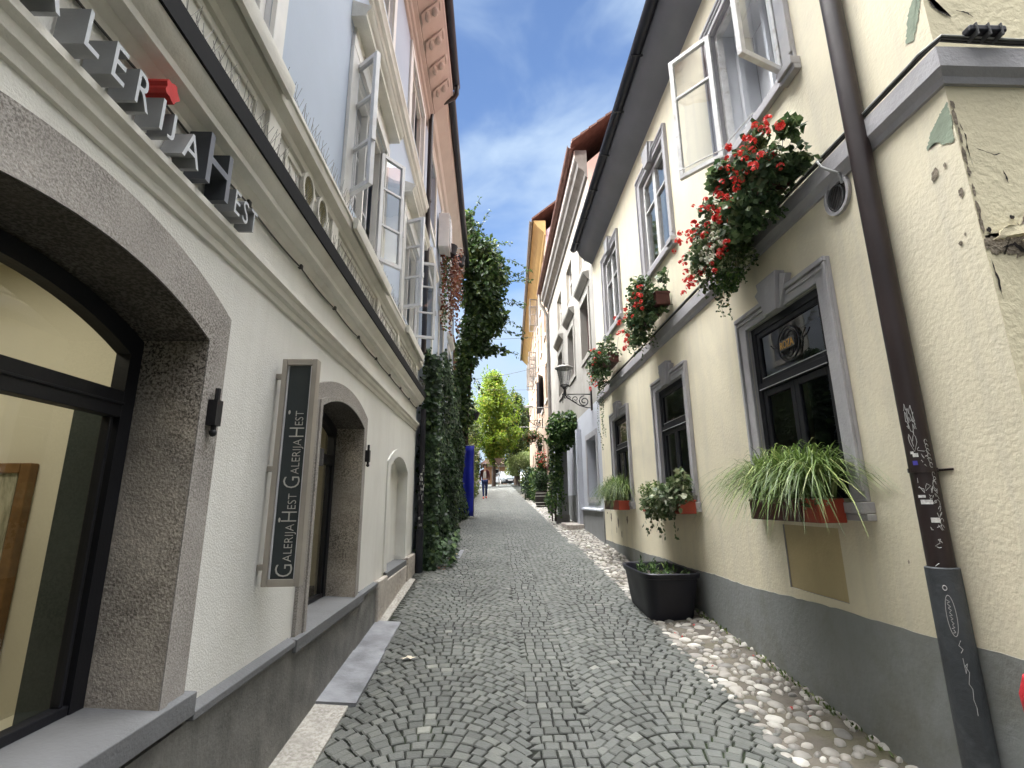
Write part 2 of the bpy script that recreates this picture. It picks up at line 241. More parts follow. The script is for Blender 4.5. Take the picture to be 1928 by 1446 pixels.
# ------------------------------------------------------------------ mesh helpers
class MB:
    """collects shapes; T maps local (a,b,c) to world"""
    def __init__(s, T=None): s.v = []; s.f = []; s.m = []; s.T = T or (lambda a, b, c: (a, b, c))
    def add(s, vs, fs, mi=0):
        o = len(s.v); s.v += [s.T(*p) for p in vs]
        for f in fs: s.f.append([i + o for i in f]); s.m.append(mi)
    def box(s, a0, a1, b0, b1, c0, c1, mi=0):
        s.add([(a0, b0, c0), (a1, b0, c0), (a1, b1, c0), (a0, b1, c0), (a0, b0, c1), (a1, b0, c1), (a1, b1, c1), (a0, b1, c1)],
              [(0, 3, 2, 1), (4, 5, 6, 7), (0, 1, 5, 4), (1, 2, 6, 5), (2, 3, 7, 6), (3, 0, 4, 7)], mi)
    def ext(s, pts, vec, mi=0, caps=True):
        n = len(pts); q = [(p[0] + vec[0], p[1] + vec[1], p[2] + vec[2]) for p in pts]
        fs = [(i, (i + 1) % n, n + (i + 1) % n, n + i) for i in range(n)]
        if caps: fs += [tuple(range(n))[::-1], tuple(range(n, 2 * n))]
        s.add(list(pts) + q, fs, mi)
    def tube(s, pts, r, n=8, mi=0):
        P = [Vector(p) for p in pts]; rs = r if isinstance(r, (list, tuple)) else [r] * len(P); vs = []
        ref = Vector((0, 0, 1))
        for i, p in enumerate(P):
            d = (P[min(i + 1, len(P) - 1)] - P[max(i - 1, 0)]).normalized()
            if abs(d.dot(ref)) > 0.95: ref = Vector((1, 0, 0)) if abs(d.x) < 0.8 else Vector((0, 1, 0))
            x = d.cross(ref).normalized(); y = x.cross(d).normalized()
            vs += [tuple(p + (x * math.cos(2 * math.pi * k / n) + y * math.sin(2 * math.pi * k / n)) * rs[i]) for k in range(n)]
        fs = [(i * n + k, i * n + (k + 1) % n, (i + 1) * n + (k + 1) % n, (i + 1) * n + k) for i in range(len(P) - 1) for k in range(n)]
        fs += [tuple(range(n))[::-1], tuple(range((len(P) - 1) * n, len(P) * n))]
        s.add(vs, fs, mi)
    def lathe(s, prof, c, n=24, mi=0):
        vs = []; k = len(prof)
        for j in range(n):
            a = 2 * math.pi * j / n
            vs += [(c[0] + r * math.cos(a), c[1] + r * math.sin(a), c[2] + z) for r, z in prof]
        fs = [(j * k + i, ((j + 1) % n) * k + i, ((j + 1) % n) * k + i + 1, j * k + i + 1) for j in range(n) for i in range(k - 1)]
        s.add(vs, fs, mi)
    def ell(s, c, r, n=10, m=6, mi=0):
        vs = [(c[0], c[1], c[2] - r[2])]
        for i in range(1, m):
            t = math.pi * i / m
            vs += [(c[0] + r[0] * math.sin(t) * math.cos(2 * math.pi * j / n), c[1] + r[1] * math.sin(t) * math.sin(2 * math.pi * j / n), c[2] - r[2] * math.cos(t)) for j in range(n)]
        vs.append((c[0], c[1], c[2] + r[2]))
        fs = [(0, 1 + (j + 1) % n, 1 + j) for j in range(n)]
        fs += [(1 + i * n + j, 1 + i * n + (j + 1) % n, 1 + (i + 1) * n + (j + 1) % n, 1 + (i + 1) * n + j) for i in range(m - 2) for j in range(n)]
        l = len(vs) - 1; b = 1 + (m - 2) * n
        fs += [(l, b + j, b + (j + 1) % n) for j in range(n)]
        s.add(vs, fs, mi)
    def leaf(s, p, d, nrm, size, wid=0.7, mi=0, lobes=False):
        d = Vector(d).normalized(); nrm = Vector(nrm); w = d.cross(nrm)
        if w.length < 1e-4: w = d.orthogonal()
        w.normalize(); u = w.cross(d); p = Vector(p); h = size * wid * 0.5
        if lobes:
            pts = [p, p + d * size * .12 + w * h * .9 + u * size * .06, p + d * size * .38 + w * h * .6, p + d * size * .55 + w * h * 1.0 + u * size * .04, p + d * size, p + d * size * .55 - w * h * 1.0 + u * size * .04, p + d * size * .38 - w * h * .6, p + d * size * .12 - w * h * .9 + u * size * .06]
            s.add([tuple(q) for q in pts], [(0, 1, 2, 6, 7), (2, 3, 4, 5, 6)], mi)
        else:
            s.add([tuple(p), tuple(p + d * size * .5 + w * h + u * size * .1), tuple(p + d * size), tuple(p + d * size * .5 - w * h + u * size * .1)], [(0, 1, 2), (0, 2, 3)], mi)
    def build(s, name, mats, parent=None, smooth=False, bevel=0.0, recalc=True, auto=40):
        me = bpy.data.meshes.new(name); me.from_pydata(s.v, [], s.f)
        for m in (mats if isinstance(mats, (list, tuple)) else [mats]): me.materials.append(m)
        if any(s.m): me.polygons.foreach_set('material_index', s.m)
        if recalc and len(s.f) < 60000:
            b = bmesh.new(); b.from_mesh(me); bmesh.ops.recalc_face_normals(b, faces=b.faces); b.to_mesh(me); b.free()
        if smooth:
            me.polygons.foreach_set('use_smooth', [True] * len(me.polygons)); me.set_sharp_from_angle(angle=math.radians(auto))
        me.update()
        o = bpy.data.objects.new(name, me); COL.objects.link(o)
        if parent: o.parent = parent; o.matrix_parent_inverse = inv(parent)
        if bevel:
            md = o.modifiers.new('bevel', 'BEVEL'); md.width = bevel; md.segments = 2; md.limit_method = 'ANGLE'; md.harden_normals = False
        return o
def build_each(mb, name, mats, parent=None, **kw):
    """one object for every separate piece collected in mb"""
    par = list(range(len(mb.v)))
    def find(i):
        while par[i] != i: par[i] = par[par[i]]; i = par[i]
        return i
    for f in mb.f:
        for i in f[1:]: par[find(i)] = find(f[0])
    groups = {}
    for f, m in zip(mb.f, mb.m): groups.setdefault(find(f[0]), []).append((f, m))
    for g in groups.values():
        q = MB(); mp = {}
        for f, m in g:
            for i in f:
                if i not in mp: mp[i] = len(q.v); q.v.append(mb.v[i])
            q.f.append([mp[i] for i in f]); q.m.append(m)
        q.build(name, mats, parent, **kw)
def worldm(o):
    m = o.matrix_basis.copy()
    return worldm(o.parent) @ o.matrix_parent_inverse @ m if o.parent else m
def inv(o): return worldm(o).inverted()
def tag(o, label, cat, group=None, kind=None):
    if label: o['label'] = label
    if cat: o['category'] = cat
    if group: o['group'] = group
    if kind: o['kind'] = kind
    return o
def thing(name, label, cat, loc=(0, 0, 0), group=None):
    o = bpy.data.objects.new(name, None); COL.objects.link(o); o.location = loc; o.empty_display_size = 0.2
    return tag(o, label, cat, group)
def copy_tree(o, parent=None):
    c = o.copy(); COL.objects.link(c)
    if parent: c.parent = parent; c.matrix_parent_inverse = o.matrix_parent_inverse.copy()
    for ch in [x for x in COL.objects if x.parent == o]: copy_tree(ch, c)
    return c
def rnd(a, b): return random.uniform(a, b)
def rdir():
    while True:
        v = Vector((rnd(-1, 1), rnd(-1, 1), rnd(-1, 1)))
        if 0.05 < v.length < 1: return v.normalized()
XL, XR = -1.19, 2.13
FL = lambda u, w, z: (XL + w, u, z)          # left facades: along the lane, out of the wall, up
FR = lambda u, w, z: (XR - w, u, z)
def ground(y):
    y = max(y, -3)
    return 0.0875 * y - 0.00075 * y * y if y < 25.7 else 1.753 + 0.065 * min(y - 25.7, 24)
def arcz(u, h, uc, half, rise):
    if rise <= 0: return h
    R = (half * half + rise * rise) / (2 * rise); d = min(half, abs(u - uc))
    return h + math.sqrt(max(0, R * R - d * d)) - (R - rise)
def sheet(mb, u0, u1, z0, z1, holes, mi=0, rmi=1, seg=12):
    """wall face at w=0 with rectangular or arched openings (a,b,c,d,depth,rise) and their reveals"""
    us = sorted({u0, u1, *[h[0] for h in holes], *[h[1] for h in holes]}); zs = sorted({z0, z1, *[h[2] for h in holes], *[h[3] for h in holes]})
    us = [u for u in us if u0 <= u <= u1]; zs = [z for z in zs if z0 <= z <= z1]
    for i in range(len(us) - 1):
        for j in range(len(zs) - 1):
            cu, cz = (us[i] + us[i + 1]) / 2, (zs[j] + zs[j + 1]) / 2
            if any(h[0] < cu < h[1] and h[2] < cz < h[3] for h in holes): continue
            mb.add([(us[i], 0, zs[j]), (us[i + 1], 0, zs[j]), (us[i + 1], 0, zs[j + 1]), (us[i], 0, zs[j + 1])], [(0, 1, 2, 3)], mi)
    for a, b, c, d, dep, rise in holes:
        zs_ = d - rise
        mb.add([(a, 0, c), (a, 0, zs_), (a, -dep, zs_), (a, -dep, c)], [(0, 1, 2, 3)], rmi)
        mb.add([(b, 0, c), (b, 0, zs_), (b, -dep, zs_), (b, -dep, c)], [(0, 1, 2, 3)], rmi)
        mb.add([(a, 0, c), (b, 0, c), (b, -dep, c), (a, -dep, c)], [(0, 1, 2, 3)], rmi)
        n = seg if rise > 0 else 1
        for k in range(n):
            p, q = a + (b - a) * k / n, a + (b - a) * (k + 1) / n
            zp, zq = arcz(p, zs_, (a + b) / 2, (b - a) / 2, rise), arcz(q, zs_, (a + b) / 2, (b - a) / 2, rise)
            mb.add([(p, 0, zp), (q, 0, zq), (q, -dep, zq), (p, -dep, zp)], [(0, 1, 2, 3)], rmi)
            if rise > 0: mb.add([(p, 0, zp), (q, 0, zq), (q, 0, d), (p, 0, d)], [(0, 1, 2, 3)], mi)
def shell(mb, u0, u1, z0, zt, depth, ridge, eave_w, eave_z, mi_wall=0, mi_roof=2, wall_zt=None):
    """the rest of a house behind its facade: gables, back wall and a two-sided roof"""
    e = 0.0
    for u in (u0, u1):
        mb.add([(u, 0, z0), (u, 0, zt), (u, -depth / 2, ridge), (u, -depth, zt), (u, -depth, z0)], [(0, 1, 2, 3, 4)], mi_wall)
    mb.add([(u0, -depth, z0), (u1, -depth, z0), (u1, -depth, zt), (u0, -depth, zt)], [(0, 1, 2, 3)], mi_wall)
def roof(mb, u0, u1, eave_w, eave_z, ridge_w, ridge_z, back_w, t=0.08, mi=0):
    mb.ext([(u0, eave_w, eave_z), (u0, ridge_w, ridge_z), (u0, back_w, eave_z), (u0, back_w, eave_z + t), (u0, ridge_w, ridge_z + t), (u0, eave_w, eave_z + t)], (u1 - u0, 0, 0), mi)
def band(mb, pairs, w0, w1, mi=0):
    n = len(pairs)
    for k in range(n - 1):
        (a, b), (c, d) = pairs[k], pairs[k + 1]
        P = lambda p, w: (p[0], w, p[1])
        mb.add([P(a, w1), P(b, w1), P(d, w1), P(c, w1)], [(0, 1, 2, 3)], mi)
        mb.add([P(b, w0), P(b, w1), P(d, w1), P(d, w0)], [(0, 1, 2, 3)], mi)
        mb.add([P(a, w0), P(a, w1), P(c, w1), P(c, w0)], [(0, 1, 2, 3)], mi)
def arch_pairs(uc, hi, ho, zb, zsi, ri, zso, ro, n=18):
    pr = [((uc - hi, zb), (uc - ho, zb)), ((uc - hi, zsi), (uc - ho, zso))]
    for k in range(1, n):
        t = -1 + 2 * k / n
        pr.append(((uc + hi * t, arcz(uc + hi * t, zsi, uc, hi, ri)), (uc + ho * t, arcz(uc + ho * t, zso, uc, ho, ro))))
    return pr + [((uc + hi, zsi), (uc + ho, zso)), ((uc + hi, zb), (uc + ho, zb))]
def frame(mb, u0, u1, z0, z1, t, w0, w1, mi=0, bars=(), vbars=()):
    """rectangular frame butted end to end, with horizontal bars at z and vertical bars at u"""
    mb.box(u0, u0 + t, w0, w1, z0, z1, mi); mb.box(u1 - t, u1, w0, w1, z0, z1, mi)
    mb.box(u0 + t, u1 - t, w0, w1, z0, z0 + t, mi); mb.box(u0 + t, u1 - t, w0, w1, z1 - t, z1, mi)
    e = 0.004
    for z in bars: mb.box(u0 + t, u1 - t, w0 + e, w1 - e, z - t * .3, z + t * .3, mi)
    for u in vbars: mb.box(u - t * .35, u + t * .35, w0 + e * .5, w1 - e * .5, z0 + t, z1 - t, mi)
def rect(mb, u0, u1, z0, z1, w, mi=0): mb.add([(u0, w, z0), (u1, w, z0), (u1, w, z1), (u0, w, z1)], [(0, 1, 2, 3)], mi)
def prof(mb, pr, u0, u1, mi=0): mb.ext([(u0, w, z) for w, z in pr], (u1 - u0, 0, 0), mi)
def leafT(hinge_u, hinge_w, ang, base):
    """local frame of an opened casement: a along the leaf from its hinge, b through its thickness, c up; ang from the +u direction towards the street"""
    ca, sa = math.cos(ang), math.sin(ang)
    return lambda a, b, c: base(hinge_u + a * ca - b * sa, hinge_w + a * sa + b * ca, c)
_tcache = {}
def text_geo(s, size=1.0, extrude=0.05, res=3, off=0.0):
    k = (s, size, extrude, off)
    if k not in _tcache:
        cu = bpy.data.curves.new('t', 'FONT'); cu.body = s; cu.size = size; cu.extrude = extrude; cu.resolution_u = res; cu.offset = off
        ob = bpy.data.objects.new('t', cu); COL.objects.link(ob); dg = bpy.context.evaluated_depsgraph_get(); dg.update()
        me = bpy.data.meshes.new_from_object(ob.evaluated_get(dg))
        vs = [tuple(v.co) for v in me.vertices]; fs = [tuple(p.vertices) for p in me.polygons]; nr = [tuple(p.normal) for p in me.polygons]
        bpy.data.objects.remove(ob); bpy.data.curves.remove(cu); bpy.data.meshes.remove(me); _tcache[k] = (vs, fs, nr)
    return _tcache[k]
def scatter(mb, clumps, size, wid=0.8, lobes=False, mi=0, up=0.3, jitter=0.35, shellp=0.45, droop=0.0):
    """leaf faces spread through ellipsoid clumps (centre, radii, count)"""
    for c, r, n in clumps:
        for _ in range(n):
            d = rdir(); k = random.random() ** shellp
            p = (c[0] + d.x * r[0] * k, c[1] + d.y * r[1] * k, c[2] + d.z * r[2] * k)
            nr = (d + Vector((0, 0, up)) + rdir() * 0.7).normalized(); dd = rdir() + d * 0.4 - Vector((0, 0, droop))
            mb.leaf(p, dd, nr, size * rnd(1 - jitter, 1 + jitter), wid, mi, lobes)
# ================================================================== the setting: lane surface
def struct(o): o['kind'] = 'structure'; return o
mb = MB(); ys = [-6 + i * 1.0 for i in range(0, 70)] + [64 + 12 * i for i in range(0, 12)]
for i in range(len(ys) - 1):
    a, b = ys[i], ys[i + 1]
    mb.add([(-80, a, ground(a) - .015), (80, a, ground(a) - .015), (80, b, ground(b) - .015), (-80, b, ground(b) - .015)], [(0, 1, 2, 3)])
struct(mb.build('ground', m_joint))
# setts: curved rows in two lanes with a straight band between them
def arcrow(x):
    if x < 0.20: t = (x + 0.375) / 0.575; return 0.36 * (1 - t * t)
    if x > 0.59: t = (x - 1.07) / 0.48; return 0.30 * (1 - t * t)
    return 0.0
mb = MB(); rowh = 0.078
for r in range(int(46 / rowh)):
    y = 0.4 + r * rowh
    x = -1.20 if y > 5.6 else -0.97 + 0.02 * math.sin(y * 5); off = (r % 2) * 0.04; first = True
    xe = 1.55 + 0.025 * math.sin(y * 2.1) + (-.10 if 10 < y else 0)
    x -= off
    while x < xe:
        w = rnd(0.064, 0.092); lim = 0.20 if x < 0.19 else (0.59 if x < 0.58 else 9); lim += .016 * math.sin(y * 3.7) + rnd(-.012, .012)
        if x + w > lim - 0.03: w = lim - x
        g = rnd(0.003, 0.006) ; x0, x1 = x + g, x + w - g; jy = rnd(-.006, .006); h0, h1 = y + rnd(.003, .0065) + jy, y + rowh - rnd(.003, .0065) + jy
        zt = rnd(-0.003, 0.002); tx, ty = rnd(-.02, .02), rnd(-.02, .02)
        if x1 - x0 > 0.02:
            q = []
            for cx, cy in ((x0, h0), (x1, h0), (x1, h1), (x0, h1)):
                xc = min(max(cx, -.97), 1.56); sl = (arcrow(xc + .01) - arcrow(xc - .01)) / .02; nn = 1 / (1 + sl * sl); dv = (cy - y) * (1 + .10 * abs(sl))
                q.append((cx - sl * dv * nn + rnd(-.003, .003), y + arcrow(xc) + dv * nn + rnd(-.003, .003)))
            mxx = sum(p[0] for p in q) / 4; myy = sum(p[1] for p in q) / 4
            vs = [(px, py, ground(py) - .025) for px, py in q]
            for k_, zz in ((1.0, -.006), (.84, 0.0)):
                vs += [(mxx + (px - mxx) * k_, myy + (py - myy) * k_, ground(py) + zt + zz + tx * (px - mxx) + ty * (py - myy)) for px, py in q]
            fs = [(8, 9, 10, 11)] + [(i, (i + 1) % 4, 4 + (i + 1) % 4, 4 + i) for i in range(4)] + [(4 + i, 4 + (i + 1) % 4, 8 + (i + 1) % 4, 8 + i) for i in range(4)]
            mb.add(vs, fs)
        x += w
o = mb.build('road', m_sett, recalc=False); struct(o)
# mortared pebble strip beside the right-hand walls
mb = MB(); yy = [0 + .5 * i for i in range(60)]
for i in range(len(yy) - 1):
    a, b = yy[i], yy[i + 1]; xa, xb = [1.56 + (-.10 if 10 < q else 0) for q in (a, b)]
    mb.add([(xa, a, ground(a) - .012), (2.6 if a < 1.8 else 2.2, a, ground(a) + .03), (2.6 if a < 1.8 else 2.2, b, ground(b) + .03), (xb, b, ground(b) - .012)], [(0, 1, 2, 3)])
y = 1.0
while y < 24:
    rowd = rnd(.060, .088); x = 1.545 + rnd(-.02, .03) - (.10 if y > 10 else 0); dens = 0.90 if y < 3.4 else 0.97
    while x < 2.11:
        k_ = random.random() ** 1.6; rx = (.020 + .036 * k_) * (1.25 if x < 1.66 else 1.0); ry = rx * rnd(.7, 1.15); t = (x - 1.55) / .6
        if random.random() < dens - (0.25 * t if y < 5 else 0.1):
            px, py = x + rx, y + rnd(-.02, .02); zb = ground(py) - .012 + .042 * max(0, t); a = rnd(0, 3.1); n_, m_ = (9, 3)
            vs = [(px, py, zb + .017 + .005 * k_)]; ca, sa = math.cos(a), math.sin(a); asp = rnd(.62, 1.45); wob = [rnd(.85, 1.12) for _ in range(n_)]
            for lev, (rr, zz) in enumerate(((.5, .85), (.86, .5), (1.0, -.1))):
                for j in range(n_):
                    th = 2 * math.pi * j / n_; ex, ey = rx * rr * math.cos(th) * asp * wob[j], ry * rr * math.sin(th) / asp * wob[j]
                    vs.append((px + ex * ca - ey * sa, py + ex * sa + ey * ca, zb + .018 * zz))
            fs = [(0, 1 + j, 1 + (j + 1) % n_) for j in range(n_)]
            for l in range(2): fs += [(1 + l * n_ + j, 1 + (l + 1) * n_ + j, 1 + (l + 1) * n_ + (j + 1) % n_, 1 + l * n_ + (j + 1) % n_) for j in range(n_)]
            mb.add(vs, fs, 1)
        x += 2 * rx + rnd(.000, .010)
    y += rowd
struct(mb.build('pavement', [m_dirt, m_pebble], smooth=True, auto=60))
# slabs along the left-hand wall
mb = MB()
def slab(y0, y1, x1, zo, mi, x0=-1.2):
    n = 4; pts = []
    for k in range(n): a, b = y0 + (y1 - y0) * k / n, y0 + (y1 - y0) * (k + 1) / n; mb.add([(x0, a, ground(a) + zo + .02), (x1, a, ground(a) + zo), (x1, b, ground(b) + zo), (x0, b, ground(b) + zo + .02), (x1, a, ground(a) - .03), (x1, b, ground(b) - .03), (x0, a, ground(a) - .03), (x0, b, ground(b) - .03)], [(0, 1, 2, 3), (1, 4, 5, 2)] + ([(0, 6, 4, 1)] if k == 0 else []) + ([(3, 7, 5, 2)] if k == n - 1 else []), mi)
slab(-1, 3.66, -.945, .012, 0); slab(3.67, 4.55, -.90, .022, 1); slab(4.57, 5.35, -.915, .012, 1); slab(5.36, 7.2, -1.06, .006, 0)
struct(mb.build('kerb', [m_concrete, m_slab]))
mb = MB(); mb.add([(-60, 47, ground(47) - .012), (60, 47, ground(47) - .012), (60, 150, ground(150) - .012), (-60, 150, ground(150) - .012)], [(0, 1, 2, 3)])
struct(mb.build('square', m_asphalt))

# ================================================================== left: the gallery house
G = thing('plastered_house', 'white plastered three-storey house with gallery windows, along the left of the lane', 'house', (XL, 3, 0))
ZA = 0.90
A1 = (0.67, 1.99, ZA, 2.40, .30, .14); A2 = (3.36, 4.50, .83, 2.37, .27, .11); NI = (5.80, 6.95, .86, 2.16, .12, .16)
mb = MB(FL)
sheet(mb, -9.0, 7.62, -.4, 3.66, [A1, A2, NI], 0, 1)
mb.build('lower_wall', [m_white, m_white], G)
UW = [(.93, 2.18), (3.62, 4.76), (6.05, 7.24)]
mb = MB(FL); sheet(mb, -9.0, 7.62, 3.66, 8.6, [(a, b, 4.02, 5.32, .10, 0) for a, b in UW] + [(a, b, 6.95, 7.95, .10, 0) for a, b in UW], 0, 1)
shell(mb, -9.0, 7.62, -.4, 8.6, 7, 11.5, .5, 9)
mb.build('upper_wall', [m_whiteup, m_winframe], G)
mb = MB(FL); roof(mb, -9.1, 7.66, .50, 9.02, -3.5, 11.6, -7.4); mb.build('roof', m_tile, G)
# niche frame and back
mb = MB(FL); band(mb, arch_pairs(6.375, .575, .72, .88, 2.0, .16, 2.06, .19), 0.0, .018); rect(mb, 5.6, 7.1, .7, 2.3, -.118); mb.build('niche', m_white, G)
# stone surrounds
def surround(uc, hi, ho, zb, zsi, ri, zso, ro, d):
    mb = MB(FL)
    band(mb, arch_pairs(uc, hi, ho, zb, zsi, ri, zso, ro), 0, .022, 0)
    band(mb, arch_pairs(uc, hi - .012, hi + .03, zb, zsi - .008, ri, zsi + .024, ri), .022, .034, 0)
    # lining of the reveal, a little inside the opening
    pr = arch_pairs(uc, hi - .014, hi, zb, zsi - .012, ri, zsi, ri)
    for k in range(len(pr) - 1):
        (a, _), (b, _) = pr[k], pr[k + 1]; arch = 1 <= k < len(pr) - 2
        mb.add([(a[0], .03, a[1]), (b[0], .03, b[1]), (b[0], -d, b[1]), (a[0], -d, a[1])], [(0, 1, 2, 3)], 2 if arch else 1)
    return mb.build('stone_surround', [m_granite, m_granitei, m_archdark], G)
surround(1.33, .66, .81, ZA, 2.26, .14, 2.40, .185, .30)
surround(3.93, .57, .70, .83, 2.26, .11, 2.36, .14, .27)
# gallery windows: black frames with transom, panes
def gallery_window(uc, hi, zb, zs, ri, w, transom, tb):
    mb = MB(FL); band(mb, arch_pairs(uc, hi - .075, hi - .012, zb, zs - .075, ri, zs - .01, ri), w - .04, w + .015)
    mb.box(uc - hi + .075, uc + hi - .075, w - .035, w + .012, zb, zb + .055)
    mb.box(uc - hi + .075, uc + hi - .075, w - .035, w + .018, transom, transom + tb); mb.box(uc - hi + .075, uc + hi - .075, w + .018, w + .026, transom + tb * .45, transom + tb * .55)
    mb.box(uc + hi - .105, uc + hi - .09, w - .03, w + .004, zb + .055, transom)
    f = mb.build('window', m_black, G, bevel=.003)
    mb = MB(FL); n = 14; pts = [(uc - hi + .06, w - .012, zb + .03), (uc + hi - .06, w - .012, zb + .03)]
    pts += [(uc + (hi - .06) * (1 - 2 * k / n), w - .012, arcz(uc + (hi - .06) * (1 - 2 * k / n), zs - .06, uc, hi - .06, ri)) for k in range(n + 1)]
    mb.add(pts, [tuple(range(len(pts)))]); mb.build('pane', m_glass, f)
gallery_window(1.33, .655, ZA, 2.25, .135, -.235, 1.925, .10)
gallery_window(3.93, .565, .83, 2.25, .105, -.225, 1.92, .085)
# bracket in the small window
mb = MB(FL); mb.box(3.50, 3.62, -.20, -.02, 1.86, 1.98); mb.tube([(3.5, -.03, 1.95), (3.5, -.03, 2.06)], .018); mb.build('shutter_bracket', m_iron, G)
# sills, plinth and cap
mb = MB(FL); mb.ext([(.45, -.30, ZA - .06), (.45, .055, ZA - .075), (.45, .055, ZA + .006), (.45, -.30, ZA + .03)], (1.72, 0, 0)); mb.ext([(3.18, -.27, .77), (3.18, .055, .765), (3.18, .055, .836), (3.18, -.27, .858)], (1.52, 0, 0))
mb.ext([(5.74, -.118, .80), (5.74, .035, .80), (5.74, .035, .866), (5.74, -.118, .882)], (1.26, 0, 0)); build_each(mb, 'window_sill', m_cap, G, bevel=.004)
mb = MB(FL); mb.box(-2.5, 5.28, .001, .032, -.4, .80); mb.build('plinth', m_slate, G)
mb = MB(FL); mb.ext([(-2.5, .001, .80), (-2.5, .05, .80), (-2.5, .05, .832), (-2.5, .001, .85)], (2.945, 0, 0)); mb.ext([(2.175, .001, .80), (2.175, .05, .80), (2.175, .05, .832), (2.175, .001, .85)], (1.0, 0, 0)); mb.ext([(4.705, .001, .80), (4.705, .045, .80), (4.705, .045, .83), (4.705, .001, .845)], (.57, 0, 0)); build_each(mb, 'plinth_cap', m_cap, G, bevel=.004)
mb = MB(FL); mb.box(5.30, 5.72, .001, .055, -.4, .845); mb.box(5.725, 6.3, .001, .05, -.4, .797); mb.box(6.305, 6.99, .001, .045, -.4, .797); mb.box(7.0, 7.60, .001, .06, -.4, .89); build_each(mb, 'stone_base', m_lime, G, bevel=.012)
# hinge pintles beside the windows
for u, z in ((2.065, 1.97), (4.62, 2.02)):
    mb = MB(FL); mb.box(u - .022, u + .022, .02, .06, z - .055, z + .05); mb.tube([(u, .045, z - .085), (u, .045, z + .10)], .011, 8); mb.ell((u, .045, z - .085), (.016, .016, .016), 8, 5); mb.build('hinge_pin', m_iron, G, smooth=True)
# mouldings
mb = MB(FL); prof(mb, [(.001, 2.655), (.012, 2.66), (.018, 2.69), (.035, 2.705), (.04, 2.735), (.06, 2.75), (.06, 2.775), (.001, 2.785)], -2.5, 7.6); mb.build('string_moulding', m_mould, G, smooth=True, auto=30)
mb = MB(FL)
prof(mb, [(.001, 3.0), (.012, 3.0), (.016, 3.025), (.032, 3.04), (.04, 3.06), (.085, 3.068), (.088, 3.095), (.10, 3.11), (.12, 3.135), (.128, 3.16), (.001, 3.18)], -2.5, 7.56); mb.build('cornice', m_mould, G, smooth=True, auto=30)
mb = MB(FL); prof(mb, [(.001, 3.1805), (.1285, 3.1605), (.138, 3.162), (.138, 3.258), (.128, 3.264), (.001, 3.29)], -2.5, 7.6); mb.build('cornice_flashing', M('matt_black_flashing', (.006, .006, .007), .85, .2, 4, .05, 40, spec=.2), G)
mb = MB(FL)
prof(mb, [(.001, 3.61), (.02, 3.615), (.03, 3.65), (.06, 3.67), (.075, 3.685), (.085, 3.735), (.095, 3.745), (.095, 3.77), (.001, 3.80)], -2.5, 7.62)
for a, b in UW: prof(mb, [(.0965, 3.685), (.125, 3.685), (.135, 3.735), (.135, 3.772), (.0965, 3.785)], a - .08, b + .08)
mb.build('sill_moulding', m_mould, G, smooth=True, auto=30)
mb = MB(FL)
for a, b in ((-.6, .70), (.95, 2.15), (2.5, 3.25), (3.5, 4.65), (4.95, 5.75), (6.05, 7.2)):
    frame(mb, a, b, 3.34, 3.575, .025, .001, .014)
for u in (.80, 2.32, 3.36, 4.80, 5.9, 7.35): mb.box(u - .07, u + .07, .001, .026, 3.28, 3.608)
build_each(mb, 'parapet_panel', m_mould, G, bevel=.004)
mb = MB(FL)
prof(mb, [(.001, 6.28), (.03, 6.30), (.04, 6.34), (.075, 6.36), (.085, 6.42), (.10, 6.44), (.10, 6.47), (.001, 6.50)], -2.5, 7.62); mb.build('upper_moulding', m_mould, G, smooth=True, auto=30)
# oval vents in the parapet zone
for u in (2.82, 3.08):
    mb = MB(FL); n = 20
    P = [((u + .075 * math.cos(2 * math.pi * k / n), 3.52 + .095 * math.sin(2 * math.pi * k / n)), (u + .098 * math.cos(2 * math.pi * k / n), 3.52 + .118 * math.sin(2 * math.pi * k / n))) for k in range(n + 1)]
    band(mb, P, .001, .03, 0); mb.add([(p[0][0], .012, p[0][1]) for p in P[:-1]], [tuple(range(n))], 1)
    for k in range(-5, 6):
        h = .095 * math.sqrt(max(0, 1 - (k * .014 / .075) ** 2)); mb.box(u + k * .014 - .0015, u + k * .014 + .0015, .013, .018, 3.52 - h, 3.52 + h, 2)
        hw = .075 * math.sqrt(max(0, 1 - (k * .017 / .095) ** 2)); mb.box(u - hw, u + hw, .0185, .022, 3.52 + k * .017 - .0015, 3.52 + k * .017 + .0015, 2)
    mb.build('wall_vent', [m_mould, m_dark, m_yvent], G)
# bird spikes
for nm, z, w, u0 in (('bird_spikes', 3.265, .11, .2), ('bird_spikes', 3.785, .07, 2.25)):
    mb = MB(FL); u = u0
    while u < 7.5:
        for du in (-.028, 0.0, .03): mb.tube([(u, w, z), (u + du, w + rnd(-.03, .04), z + rnd(.085, .11))], .0013, 3)
        u += .05
    mb.build(nm, m_zinc, G, recalc=False)
